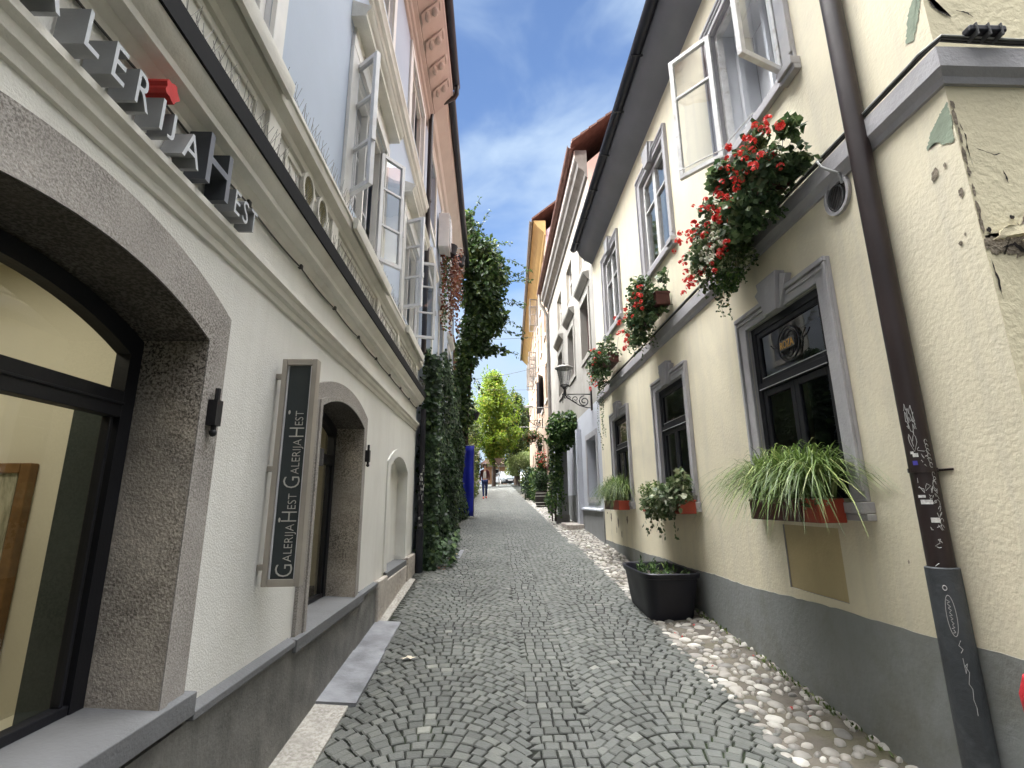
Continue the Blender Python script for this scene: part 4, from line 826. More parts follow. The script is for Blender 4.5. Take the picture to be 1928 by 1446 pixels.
for P_, sd_ in (([(2.15, 3.30), (2.17, 3.22), (2.162, 3.14), (2.168, 3.06), (2.158, 3.14), (2.165, 3.22)], 1), ([(2.2, 3.15), (2.28, 3.12), (2.34, 3.13), (2.28, 3.115)], 2), ([(2.14, 2.60), (2.155, 2.5), (2.15, 2.40), (2.145, 2.5)], 5), ([(2.30, 3.05), (2.315, 3.0), (2.31, 2.97), (2.305, 3.0)], 6)): blob(mb, 0, 0, 0, 0, .004, pts=rough(P_, 5, .0025, sd_))
build_each(mb, 'crack', m_crack, H, recalc=False)
mb = MB(TSd)
for k in range(9): z_ = 3.40 - k * .09 + rnd(-.02, .02); blob(mb, 2.139 + rnd(0, .006), z_, rnd(.006, .014), rnd(.02, .05), .003, 50 + k, 14)
build_each(mb, 'corner_chip', m_brick, H, recalc=False)
mb = MB(TSd)
for P, sd_ in (([(2.16, 2.68), (2.22, 2.69), (2.28, 2.70), (2.335, 2.71), (2.34, 2.745), (2.29, 2.745), (2.2, 2.735)], 3), ([(2.285, 2.685), (2.34, 2.70), (2.43, 2.69), (2.45, 2.60), (2.38, 2.60), (2.33, 2.625)], 7)):
    Q = rough(P, 3, .006, sd_); rr = random.Random(sd_); mb.ext([(a, .012 + .018 * rr.random(), b) for a, b in Q], (0, .006, 0))
build_each(mb, 'plaster_flake', m_flake, H)
mb = MB(TSd); mb.box(2.355, 2.50, .006, .035, 2.72, 2.86); mb.build('metal_cover', m_cap, H, bevel=.004)
# cables on the band, junction block
t = thing('cable', 'dark bundled cables running along the top of the grey band of the cream house', 'cable', (XR, 4, 3.7))
mb = MB(FR); rr = random.Random(5)
for k in range(4):
    r_ = .007 if k < 2 else .005; zo, wo = (0, 0, .012, .006)[k], (.03, .044, .036, .052)[k]
    pts = [(u_, wo + .003 * math.sin(u_ * 9 + k), 3.702 + zo + .004 * math.sin(u_ * 7 + k)) for u_ in [9.7 - .35 * q for q in range(23)]] + [(1.93, wo, 3.705 + zo), (1.885 - wo, wo * .3, 3.707 + zo + .01), (1.885 - wo, -.1, 3.70 + zo + .012), (1.885 - wo, -.35, 3.702 + zo), (1.885 - wo, -1.2, 3.70 + zo)]
    mb.tube(pts, r_, 6, 0 if k < 2 else 1)
mb.tube([(2.68, .045, 3.70), (2.66, .09, 3.665), (2.62, .10, 3.60), (2.59, .07, 3.55), (2.575, .035, 3.525), (2.58, .02, 3.46)], .008, 7, 1)
mb.build('wire', [m_cable, m_cablel], t, smooth=True)
t = thing('junction_box', 'small black cable splice box tied to the cables at the house corner', 'junction box', (2.29, 1.82, 3.72))
mb = MB(); mb.box(2.22, 2.40, 1.795, 1.84, 3.715, 3.75); o = mb.build('box', m_blackp, t, bevel=.008)
for x in (2.25, 2.31, 2.37): mb = MB(); mb.box(x - .003, x + .003, 1.79, 1.845, 3.69, 3.755); mb.build('tie', m_mesh, t)
# downpipe with graffiti
t = thing('downpipe', 'thick dark brown downpipe covered in chalk scribbles and stickers on the cream house', 'downpipe', (XR - .06, 2.36, .2))
px, py, pr = XR - .062, 2.36, .054
mb = MB(); mb.tube([(px - .22, py, 6.90), (px - .22, py, 6.75), (px - .1, py, 6.6), (px, py, 6.45), (px, py, 6.3), (px, py, 1.22)], pr, 16); mb.build('pipe', m_brownpipe, t, smooth=True)
mb = MB(); mb.lathe([(.056, 1.29), (.066, 1.285), (.066, 1.25), (.0645, .1)], (px, py, 0), 20); mb.build('pipe_boot', m_boot, t, smooth=True)
mb = MB(); mb.lathe([(.055, 1.718), (.059, 1.718), (.059, 1.738), (.055, 1.738)], (px, py, 0), 18); mb.tube([(px + .055, py - .02, 1.728), (XR, py - .10, 1.728)], .006, 6); mb.build('clamp', m_brownpipe, t)
def onpipe(a, z, r): return (px + r * math.cos(a), py + r * math.sin(a), z)
AF = math.atan2(-py, -px)                                     # angle that faces the viewer
rr = random.Random(11)
mb = MB()
def scrib(pts, r, th=.0016): mb.tube([onpipe(AF + a, z, r) for a, z in pts], th, 4)
for z in (2.02, 1.99, 1.96, 1.93): scrib([(-.55 + .06 * k, z + rr.uniform(-.035, .035)) for k in range(12)], .0545, .0016)
scrib([(-.30, 1.84), (-.42, 1.885), (-.5, 1.90), (-.58, 1.885), (-.55, 1.86), (-.3, 1.815), (-.02, 1.86), (-.04, 1.885), (-.14, 1.90), (-.24, 1.885), (-.30, 1.865)], .0545)
for q in range(22):
    z = rr.uniform(1.27, 1.84); a = rr.uniform(-.5, .75); s = rr.uniform(.008, .02)
    scrib([(a + rr.uniform(-.3, .3) * s / .02, z + rr.uniform(-1, 1) * s * 1.2) for k in range(rr.randint(3, 6))], .0545, .0014)
for k in range(9): z = 1.86 - k * .022; a = .62 + k * .018; scrib([(a + .12 * math.cos(t_), z + .012 * math.sin(t_)) for t_ in [.5 * j for j in range(11)]], .0545, .0012)
for k in range(8): z = 1.66 - k * .028; a = .66; scrib([(a + .14 * math.cos(t_ + k), z + .014 * math.sin(t_)) for t_ in [.5 * j for j in range(9)]], .0545, .0012)
# boot: oval with zigzag lettering
scrib([(-.06 + .11 * math.cos(t_), 1.205 + .010 * math.sin(t_)) for t_ in [.3 * j for j in range(22)]], .0662, .0022)
scrib([(.02 + .26 * math.cos(t_), 1.09 + .085 * math.sin(t_)) for t_ in [.2 * j for j in range(33)]], .0662, .0014)
vz = 1.155
for k in range(8): scrib([(-.10 + .012 * k, vz), (.06, vz - .008 - .003 * (k % 2)), (-.10 + .03 * (k % 3), vz - .014)], .0662, .0015); vz -= .0175
scrib([(.22, .99), (.08, .97), (.26, .955), (.12, .94)], .0662, .0016); scrib([(.16, .92), (.18, .86), (.34, .90), (.2, .89), (.36, .865), (.22, .82), (.36, .80), (.3, .76), (.38, .73), (.36, .70)], .0662, .0014)
build_each(mb, 'chalk_scribble', m_chalk, t, recalc=False)
def stick(a, z, w, h, m): 
    mb = MB(); n = 4; mb.add([onpipe(AF + a + w * (k / n - .5) / pr, z + q, pr + .0012) for q in (0, h) for k in range(n + 1)], [(k, k + 1, n + 2 + k, n + 1 + k) for k in range(n)]); mb.build('sticker', m, t, recalc=False)
stick(-.52, 1.805, .014, .012, m_sticker); stick(-.30, 1.79, .022, .018, m_sticker); stick(-.42, 1.752, .02, .02, m_bluest); stick(-.42, 1.60, .03, .012, m_sticker); stick(-.15, 1.57, .045, .02, m_sticker); stick(.22, 1.487, .034, .022, m_sticker)
# red and black bag at the right edge, standing on a stone bollard
t = thing('bollard', 'slim grey stone bollard at the corner of the cream house', 'bollard', (1.76, 1.72, .15))
mb = MB(); mb.lathe([(.001, .0), (.035, .0), (.032, .68), (.001, .69)], (1.785, 1.72, .12), 16); tag(t, None, None); mb.build('post', m_lime, t, smooth=True)
t = thing('shoulder_bag', 'bright red bag with a black base at the corner of the cream house', 'bag', (1.742, 1.70, .87))
mb = MB(); mb.lathe([(.001, 0), (.07, .0), (.085, .03), (.088, .10), (.07, .155), (.03, .175), (.001, .178)], (1.782, 1.70, .875), 18); mb.build('bag_body', M('red_fabric', (.42, .012, .02), .8, .15, 9, .4, 90), t, smooth=True)
mb = MB(); mb.lathe([(.001, 0), (.072, .0), (.086, .02), (.088, .062), (.001, .064)], (1.788, 1.70, .812), 18); mb.build('bag_base', m_blackp, t, smooth=True)
# ================================================================== flower boxes on the cream house
def bloom_mesh():
    mb = MB(); rr = random.Random(3)
    for k in range(9):
        c = Vector((rr.uniform(-1, 1), rr.uniform(-1, 1), rr.uniform(-.4, 1))).normalized() * .026
        for j in range(5):
            a = j * 2 * math.pi / 5 + k; x = c.orthogonal().normalized(); y = c.cross(x).normalized(); d = x * math.cos(a) + y * math.sin(a)
            mb.leaf(c, d + c.normalized() * .3, c, .021, .95)
    return mb
def flower_box(name, label, u, box, clumps, size, mats, flowers, trail=None, group='geranium boxes under the upper windows', stemsn=40):
    """box=(u0,u1,w0,w1,z0,z1); clumps in facade coordinates"""
    t = thing(name, label, 'flower box', FR(u, .2, box[4]), group)
    mb = MB(FR); u0, u1, w0, w1, z0, z1 = box; mb.box(u0, u1, w0, w1, z0, z1); mb.box(u0 - .008, u1 + .008, w0 - .006, w1 + .008, z1 - .025, z1 + .002)
    mb.build('planter_box', m_darkbox, t, bevel=.006)
    mb = MB(FR); mb.box(u0 + .01, u1 - .01, w0 + .01, w1 - .01, z1 + .003, z1 + .012); mb.build('soil', m_soil, t)
    for b in (u0 + .1, u1 - .1): mb = MB(FR); mb.tube([(b, w0 + .02, z1), (b, .03, z1 + .30)], .003, 5); mb.tube([(b, .005, z0 + .04), (b, w1, z0 - .008), (b, w1 + .012, z1)], .005, 5); mb.build('hanger', m_iron, t)
    mb = MB(FR)
    for (c, r, n_), mi, sz in clumps:
        for _ in range(16):
            d = rdir(); k = random.random() ** .4; q = rnd(.22, .42)
            scatter(mb, [((c[0] + d.x * r[0] * k * 1.12, max(.06, c[1] + d.y * r[1] * k * 1.05), c[2] + d.z * r[2] * k * 1.1), (r[0] * q, r[1] * q, r[2] * q), n_ // 19)], sz * rnd(.8, 1.15), .95, False, mi, .5, .35, .5, .1)
    for cl, mi, sz in clumps[:3]:
        c, r, n = cl
        for _ in range(14):
            d = rdir(); b = Vector((c[0], c[1], c[2] - r[2] * .5)); e = Vector((c[0] + d.x * r[0] * 1.05, c[1] + abs(d.y) * r[1], c[2] + d.z * r[2] * .9)); m_ = (b + e) / 2 + Vector((0, .03, .06)); mb.tube([tuple(b), tuple(m_), tuple(e)], .002, 3, 3)
    if trail:
        for uu, ww, zt, ln in trail:
            pts = [(uu, ww, zt)]; 
            while zt - pts[-1][2] < ln: p = pts[-1]; pts.append((p[0] + rnd(-.015, .02), min(w1 + .12, max(.04, p[1] + rnd(-.012, .012))), p[2] - .04))
            mb.tube(pts, .0016, 3, 3)
            for p in pts:
                for _ in range(3): mb.leaf((p[0] + rnd(-.012, .012), p[1] + rnd(-.01, .01), p[2]), rdir() - Vector((0, 0, .4)), rdir() + Vector((0, .6, .3)), rnd(.018, .032), .9, 2 if random.random() < .6 else 0)
    mb.build('foliage', mats, t, recalc=False)
    bm_ = None
    for (fu, fw, fz, sc, white) in flowers:
        if bm_ is None or (white and 'w' not in BL) or (not white and 'r' not in BL):
            b = bloom_mesh(); o = b.build('flower_head', m_flw if white else m_flr, t, recalc=False); BL['w' if white else 'r'] = o.data; bm_ = o
        else: o = bpy.data.objects.new('flower_head', BL['w' if white else 'r']); COL.objects.link(o); o.parent = t; o.matrix_parent_inverse = inv(t)
        o.location = FR(fu, fw, fz); o.scale = (sc, sc, sc); o.rotation_euler = (rnd(-.6, .6), rnd(-.6, .6), rnd(0, 6))
    return t
BL = {}
def flow(n, u0, u1, w0, w1, z0, z1, s0=.5, s1=.95, white=False): return [(rnd(u0, u1), rnd(w0, w1), rnd(z0, z1), rnd(s0, s1), white) for _ in range(int(n * 1.6))]
gm = [m_ger, m_varieg, m_creeper, m_stem]
random.seed(21)
flower_box('flower_box', 'largest geranium box, with white flowers trailing far below the open upper window', 3.3, (2.92, 3.95, .07, .24, 3.72, 3.88),
    [(((2.98, .24, 3.90), (.30, .20, .24), 1500), 0, .052), (((3.35, .24, 3.86), (.32, .20, .26), 1300), 0, .052), (((3.72, .24, 3.76), (.32, .19, .24), 900), 0, .050), (((3.62, .26, 3.60), (.34, .17, .26), 1300), 1, .032), (((3.62, .22, 3.45), (.26, .12, .22), 500), 2, .034), (((3.15, .27, 3.66), (.26, .14, .20), 900), 0, .05), (((3.82, .25, 3.62), (.30, .16, .30), 900), 1, .034)], .05, gm,
    flow(30, 2.66, 3.5, .26, .46, 3.68, 4.06) + flow(14, 3.0, 3.8, .38, .46, 3.65, 4.0) + flow(22, 3.85, 4.25, .22, .44, 3.45, 4.0, .6, 1.0) + flow(5, 3.3, 3.7, .33, .40, 3.28, 3.6, .6, .9) + flow(16, 3.4, 3.75, .37, .43, 3.42, 3.72, .45, .7, True),
    [(rnd(3.35, 4.0), rnd(.12, .34), 3.7, rnd(.25, .55)) for _ in range(22)] + [(3.55, .3, 3.5, .5), (3.62, .3, 3.5, .44)])
flower_box('flower_box', 'full geranium box with red blooms under the closed middle upper window', 5.8, (5.35, 6.3, .07, .24, 3.82, 3.98),
    [(((5.5, .25, 4.02), (.28, .20, .26), 1000), 0, .05), (((5.9, .25, 3.98), (.30, .20, .26), 900), 0, .05), (((6.2, .26, 3.84), (.26, .18, .26), 600), 1, .036), (((5.75, .28, 3.76), (.40, .15, .20), 800), 0, .05)], .05, gm,
    flow(12, 5.3, 6.0, .36, .46, 3.75, 4.2) + flow(16, 6.1, 6.7, .2, .40, 3.6, 4.2, .6, 1.0), [(rnd(5.4, 6.5), rnd(.12, .3), 3.75, rnd(.1, .3)) for _ in range(12)])
flower_box('flower_box', 'far small geranium box with pinkish blooms and ivy trailing past the lamp bracket', 8.2, (7.8, 8.7, .07, .24, 3.82, 3.98),
    [(((7.95, .25, 4.02), (.28, .20, .26), 700), 0, .05), (((8.35, .25, 3.98), (.30, .20, .26), 600), 0, .05), (((8.2, .27, 3.76), (.40, .15, .20), 500), 0, .05), (((8.6, .26, 3.80), (.26, .18, .22), 350), 1, .04)], .05, gm,
    flow(8, 7.7, 8.4, .36, .46, 3.75, 4.2) + flow(14, 8.5, 9.3, .15, .36, 3.6, 4.2, .6, 1.0), [(rnd(7.9, 9.0), rnd(.12, .3), 3.75, rnd(.1, .4)) for _ in range(10)] + [(8.5, .22, 3.7, 1.0), (8.7, .25, 3.6, 1.1), (8.55, .2, 3.4, .7)])
# lower boxes
def sedge_box(label, u0, u1, cu, n, spread, hgt, split):
    t = thing('flower_box', label, 'flower box', FR(cu, .15, 1.45), 'planted boxes under the lower windows')
    mb = MB(FR)
    for a, b, mi in ((u0, split, 0), (split + .004, u1, 1)): mb.ext([(a, .065, 1.46), (b, .065, 1.46), (b, .065, 1.60), (a, .065, 1.60)], (0, .165, 0), mi); mb.ext([(a, .225, 1.585), (b, .225, 1.585), (b, .225, 1.603), (a, .225, 1.603)], (0, .012, 0), mi)
    mb.build('planter_box', [m_redplastic, m_darkbox], t, bevel=.008)
    mb = MB(FR); mb.box(u0 + .01, u1 - .01, .07, .222, 1.6035, 1.608); mb.build('soil', m_soil, t)
    mb = MB(FR)
    for _ in range(n):
        b = Vector((rnd(u0 + .03, u1 - .03), rnd(.08, .21), 1.60)); a = rnd(0, 2 * math.pi); l = hgt * rnd(.6, 1.2); s = spread * rnd(.3, 1.15)
        d = Vector((math.cos(a), math.sin(a) * .8 + .15, 0)); w = d.cross(Vector((0, 0, 1))).normalized() * rnd(.0026, .0062); P = []; drop = rnd(.05, .24) if d.y > .25 and random.random() < .45 else 0
        for k in range(6):
            q = k / 5; p = b + d * (s * q ** 1.3) + Vector((0, 0, l * (1.7 * q - 1.25 * q * q * (.6 + s / spread * .7)))); p.z -= drop * q ** 2.2; p.y = max(p.y, .012); P.append(p)
        vs = []
        for k, p in enumerate(P): ww = w * (1 - (k / 5) ** 2.2) + w * .05; vs += [tuple(p - ww), tuple(p + ww)]
        mb.add(vs, [(2 * k, 2 * k + 1, 2 * k + 3, 2 * k + 2) for k in range(5)])
    mb.build('grass_tuft', m_grass, t, recalc=False)
    return t
t1 = sedge_box('long planter of arching sedge grass below the window with the round iron sign', 2.94, 3.74, 3.35, 1700, .52, .46, 3.10)
t3 = sedge_box('dense upright sedge grass in a red planter below the lower window farthest up the lane', 7.72, 8.72, 8.2, 1100, .42, .52, 8.1)
mb = MB(FR); scatter(mb, [((3.1, .24, 1.60), (.35, .05, .06), 240)], .02, .8, mi=0, droop=.4); mb.build('foliage', m_varieg, t1, recalc=False)
t = thing('flower_box', 'red planter of pale variegated ivy and yellow-green moss below the middle lower window', 'flower box', FR(5.7, .15, 1.45), 'planted boxes under the lower windows')
mb = MB(FR); mb.box(5.16, 6.5, .065, .23, 1.46, 1.60); mb.box(5.15, 6.51, .06, .238, 1.582, 1.602); mb.build('planter_box', m_redplastic, t, bevel=.008)
mb = MB(FR); mb.box(5.18, 6.48, .075, .22, 1.6025, 1.608); mb.build('soil', m_soil, t)
mb = MB(FR); scatter(mb, [((5.5, .20, 1.64), (.42, .17, .15), 700), ((5.25, .18, 1.78), (.14, .10, .16), 160), ((5.9, .24, 1.56), (.5, .10, .16), 500), ((5.35, .26, 1.56), (.25, .07, .12), 220)], .055, .9, True, 0, .5); 
for uu, ln in ((5.85, .28), (5.75, .36), (5.3, .3), (6.2, .3), (6.35, .35)):
    for k in range(int(ln / .03)): mb.leaf((uu + rnd(-.04, .04), .24 + rnd(-.03, .03), 1.5 - k * .03), rdir() - Vector((0, 0, .7)), (0, 1, .4), rnd(.035, .055), .9, 0, True)
mb.build('ivy_foliage', m_varieg, t, recalc=False)
mb = MB(FR); scatter(mb, [((6.2, .18, 1.70), (.30, .15, .13), 700)], .03, .6, False, 0, .6); mb.build('moss_foliage', m_grass, t, recalc=False)
# black tub on the pebbles
t = thing('planter_tub', 'black plastic tub with small seedlings standing on the pebbles against the grey plinth', 'planter', (1.8, 5.3, .45))
def oval(z, hw, hl, n=28, p=5.5):
    r = []
    for k in range(n):
        a = 2 * math.pi * k / n; c, s = math.cos(a), math.sin(a); r.append((1.785 + hw * math.copysign(abs(c) ** (2 / p), c), 5.66 + hl * math.copysign(abs(s) ** (2 / p), s), z))
    return r
zt = .895; rings = [oval(.42, .225, .40), oval(.58, .25, .44), oval(zt - .06, .28, .50), oval(zt - .055, .297, .52), oval(zt - .01, .305, .535), oval(zt, .295, .525), oval(zt - .01, .275, .50), oval(zt - .10, .26, .47)]
mb = MB(); n = 28; vs = [p for r in rings for p in r]; mb.add(vs, [(i * n + k, i * n + (k + 1) % n, (i + 1) * n + (k + 1) % n, (i + 1) * n + k) for i in range(len(rings) - 1) for k in range(n)] + [tuple(range(n))])
mb.build('tub_body', m_blackp, t, smooth=True, auto=35)
mb = MB(); r = oval(zt - .09, .265, .475); mb.add(r, [tuple(range(n))]); mb.build('soil', m_soil, t)
mb = MB()
for _ in range(26):
    c = (1.765 + rnd(-.2, .2), 5.66 + rnd(-.4, .4), zt - .09); hh = rnd(.06, .15)
    for k in range(12): d = Vector((rnd(-1, 1), rnd(-1, 1), rnd(.1, 1.2))); mb.leaf((c[0], c[1], c[2] + hh * k / 12), d, (0, 0, 1), rnd(.04, .075), .35)
mb.build('foliage', m_creeper, t, recalc=False)

# ================================================================== right: the old grey house
H2 = thing('grey_house', 'weathered grey house with maroon window openings behind the cream house on the right', 'house', (XR, 13, 1))
mb = MB(FR); W2 = [10.85, 12.95, 15.1]
wins = [(c - .48, c + .48, 4.85, 6.15, .22, 0) for c in W2] + [(c - .5, c + .5, 7.05, 8.1, .16, 0) for c in W2]
sheet(mb, 9.802, 18.0, 3.62, 9.1, wins, 0, 0); mb.build('upper_wall', m_r2, H2)
mb = MB(FR); sheet(mb, 9.802, 18.0, -.2, 3.62, [(10.25, 11.3, 1.66, 2.95, .28, 0), (12.2, 13.1, .9, 3.0, .25, 0), (15.0, 16.0, 1.2, 3.1, .2, 0)], 0, 0); mb.build('lower_wall', m_r2white, H2)
mb = MB(FR); shell(mb, 9.802, 18.0, -.2, 9.1, 9, 13.4, .4, 9); mb.build('gable', m_pink, H2)
mb = MB(FR); roof(mb, 9.68, 18.1, .36, 9.50, -4.5, 13.6, -9.4, .07)
mb.build('roof', m_tile, H2)
mb = MB(FR)                                                    # verge tiles seen from the lane
for k in range(24):
    q = k / 24; w = .36 - q * 4.8; z = 9.5 + q * 4.05; mb.ext([(9.60, w, z - .02), (9.60, w - .22, z + .165), (9.60, w - .22, z + .20), (9.60, w, z + .05)], (.25, 0, 0))
mb.build('verge_tiles', m_tile, H2)
mb = MB(FR); prof(mb, [(.001, 8.72), (.05, 8.75), (.06, 8.85), (.10, 8.90), (.20, 8.98), (.22, 9.10), (.27, 9.15), (.27, 9.42), (.001, 9.42)], 9.802, 18.0); mb.build('eaves_cornice', m_zinc, H2, smooth=True, auto=30)
mb = MB(FR); prof(mb, [(.271, 9.2), (.29, 9.2), (.29, 9.40), (.271, 9.40)], 9.802, 18.0); mb.build('fascia', m_trimw, H2)
mb = MB(FR); gutter(mb, 9.7, 18.05, .37, 9.46, .085); mb.build('gutter', m_rust, H2, smooth=True)
for c in W2:
    mb = MB(FR); prof(mb, [(.001, 6.42), (.03, 6.43), (.13, 6.55), (.15, 6.60), (.001, 6.64)], c - .66, c + .66); frame(mb, c - .60, c + .60, 4.72, 6.28, .12, .001, .03); f = mb.build('window_surround', m_r2, H2, bevel=.004)
    mb = MB(FR); frame(mb, c - .478, c + .478, 4.852, 6.148, .06, -.20, -.14, 0, (5.6,), (c,)); f = mb.build('window', m_maroon, H2)
    mb = MB(FR); rect(mb, c - .44, c + .44, 4.9, 6.1, -.18); mb.build('pane', m_glassd, f); mb = MB(FR); rect(mb, c - .48, c + .48, 4.85, 6.15, -.215); mb.build('dark_backing', m_maroon, f)
    mb = MB(FR); frame(mb, c - .498, c + .498, 7.052, 8.098, .05, -.14, -.09, 0, (7.7,), (c,)); f = mb.build('window', m_trimw, H2); mb = MB(FR); rect(mb, c - .45, c + .45, 7.1, 8.05, -.12); mb.build('pane', m_glassd, f); mb = MB(FR); rect(mb, c - .5, c + .5, 7.05, 8.1, -.155); mb.build('dark_backing', m_dark, f)
mb = MB(FR); mb.box(9.803, 12.15, .001, .03, -.2, 1.40); mb.ext([(9.803, .001, 1.401), (9.803, .07, 1.401), (9.803, .07, 1.43), (9.803, .001, 1.46)], (2.35, 0, 0), 1); mb.box(13.15, 18, .001, .03, -.2, 1.75); mb.build('plinth', [m_r2plinth, m_r2white], H2)
mb = MB(FR); frame(mb, 10.252, 11.298, 1.662, 2.948, .06, -.27, -.21, 0, (2.4,)); f = mb.build('window', m_black, H2); mb = MB(FR); rect(mb, 10.25, 11.3, 1.66, 2.95, -.275); mb.build('pane', m_glassd, f); mb = MB(FR); rect(mb, 10.25, 11.3, 1.66, 2.95, -.279); mb.build('dark_backing', m_dark, f)
mb = MB(FR); frame(mb, 10.13, 11.42, 1.56, 3.06, .118, .001, .02); mb.build('window_surround', m_greytrim, H2)
mb = MB(FR); mb.box(12.205, 13.095, -.25, -.2, .9, 2.99); d = mb.build('door', m_greytrim, H2); mb = MB(FR); frame(mb, 12.3, 13.0, 1.2, 2.0, .06, -.199, -.19); frame(mb, 12.3, 13.0, 2.1, 2.85, .06, -.199, -.19); mb.build('door_panel', m_greytrim, d)
mb = MB(FR); mb.box(15.0, 16.0, -.2, -.15, 1.2, 3.1); mb.build('door', m_maroon, H2)
mb = MB(FR); mb.box(12.0, 12.18, .001, .12, .9, 3.3); mb.build('pilaster', m_r2white, H2)
t = thing('mailbox', 'grey metal mailbox beside the pale doorway of the grey house', 'mailbox', FR(12.6, .05, 1.8)); mb = MB(FR); mb.box(12.3, 12.62, -.195, -.08, 1.66, 1.93); mb.build('box', m_cap, t, bevel=.01); mb = MB(FR); mb.ext([(12.29, -.195, 1.931), (12.29, -.06, 1.931), (12.29, -.06, 1.95), (12.29, -.195, 1.975)], (.34, 0, 0)); mb.build('lid', m_winframe, t)
t = thing('doorstep', 'worn stone doorstep on the pebbles before the grey house', 'step', (1.95, 12.4, 1)); mb = MB(); mb.box(1.70, 2.10, 11.9, 13.0, .8, ground(12.5) + .10); mb.build('step', m_lime, t, bevel=.02)
t = thing('stone_pier', 'tall grey pier with a dark base block, half hidden by the climbing vine', 'pier', (1.85, 13.5, 1.1)); mb = MB(); mb.box(1.70, 1.97, 13.38, 13.65, 1.25, 3.15); mb.build('shaft', m_r2plinth, t, bevel=.01); mb = MB(); mb.box(1.63, 1.98, 13.32, 13.68, .8, 1.25); mb.build('base', m_slate, t, bevel=.01)
t = thing('downpipe', 'grey downpipe with a curved neck at the far corner of the grey house', 'downpipe', (XR - .08, 17.6, 2))
mb = MB(); mb.tube([(1.77, 17.9, 9.40), (1.77, 17.9, 9.2), (1.8, 17.9, 9.0), (1.98, 17.9, 8.7), (2.05, 17.9, 8.5), (2.05, 17.9, 1.3)], .055, 10); mb.build('pipe', m_zinc, t, smooth=True)

# ================================================================== right: the orange house
F3 = lambda u, w, z: (2.10 + .033 * (u - 18) - w, u, z)
H3 = thing('orange_house', 'tall orange house with yellow eaves and open casements farther up the lane', 'house', F3(28, 0, 1.8))
W3 = [19.7, 22.2, 24.7, 27.2, 29.7, 32.2]
mb = MB(F3); sheet(mb, 18.002, 38, 0, 12.2, [(c - .45, c + .45, z, z + 1.5, .18, 0) for c in W3 for z in (3.0, 5.6, 8.3, 10.4)][:], 0, 0); mb.build('wall', m_r3, H3)
mb = MB(F3); shell(mb, 18.002, 38, 0, 12.2, 9, 16.5, .4, 12); mb.build('gable', m_lilac, H3)
mb = MB(F3); roof(mb, 17.9, 38.2, .56, 12.62, -4.5, 16.8, -9.4); mb.build('roof', m_tile, H3)
mb = MB(F3); prof(mb, [(.001, 11.95), (.06, 12.0), (.08, 12.1), (.35, 12.36), (.40, 12.45), (.48, 12.5), (.50, 12.61), (.001, 12.61)], 17.95, 38.1); mb.build('eaves_cornice', m_yellow, H3, smooth=True, auto=30)
mb = MB(F3); gutter(mb, 17.9, 38.15, .58, 12.6, .08); mb.build('gutter', m_zinc, H3, smooth=True)
for c in W3:
    for z in (3.0, 5.6, 8.3, 10.4):
        mb = MB(F3); frame(mb, c - .448, c + .448, z + .002, z + 1.498, .05, -.15, -.10, 0, (z + 1,), (c,)); mb.box(c - .55, c + .55, .001, .06, z - .12, z - .02); f = mb.build('window', m_trimw if z > 4 else m_maroon, H3); mb = MB(F3); rect(mb, c - .42, c + .42, z + .03, z + 1.47, -.13); mb.build('pane', m_glassd, f); mb = MB(F3); rect(mb, c - .45, c + .45, z, z + 1.5, -.175); mb.build('dark_backing', m_dark, f)
        if (c, z) in ((24.7, 10.4), (27.2, 8.3), (29.7, 8.3)):
            for hu, ang in ((c - .42, R(105)), (c + .42, R(80))):
                T = leafT(hu, .0, ang, F3); mb = MB(T); frame(mb, 0, .44, z + .02, z + 1.48, .045, -.02, .02, 0, (z + 1,)); cs = mb.build('casement', m_zinc, f); mb = MB(T); rect(mb, .03, .41, z + .05, z + 1.45, 0); mb.build('pane', m_glassu, cs)
        if c == 22.2 and z == 5.6:
            for hu, ang in ((c - .46, R(150)), (c + .46, R(30))): mb = MB(leafT(hu, .01, ang, F3)); mb.box(0, .42, -.015, .015, z, z + 1.5); mb.build('shutter', m_black, f)
mb = MB(F3); mb.box(18.01, 38, .001, .04, 0, 2.35); mb.build('plinth', m_lpeach, H3)

# ================================================================== left: second house with the ivy
H1 = thing('pale_house', 'pale house with peach eaves behind the white house, its lower wall under ivy', 'house', (XL, 11, .8))
F1 = lambda u, w, z: (XL - .01 - .008 * (u - 7.6) + w, u, z)
W1 = [8.75, 11.0, 13.4]
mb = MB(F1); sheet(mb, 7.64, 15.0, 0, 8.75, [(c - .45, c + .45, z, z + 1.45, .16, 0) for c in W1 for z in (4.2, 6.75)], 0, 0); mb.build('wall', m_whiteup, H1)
mb = MB(F1); shell(mb, 7.64, 15.0, 0, 8.75, 8, 12, .4, 9); mb.build('gable', m_lpeach, H1)
mb = MB(F1); roof(mb, 7.7, 15.1, .42, 8.98, -4, 12.2, -8.4); mb.build('roof', m_tile, H1)
mb = MB(F1); prof(mb, [(.001, 8.25), (.03, 8.27), (.05, 8.42), (.10, 8.46), (.13, 8.6), (.32, 8.80), (.36, 8.97), (.001, 8.97)], 7.66, 15.0); mb.build('eaves_cornice', m_lpeach, H1, smooth=True, auto=30)
mb = MB(F1); gutter(mb, 7.68, 15.1, .42, 8.97, .075); mb.build('gutter', m_gutter, H1, smooth=True)
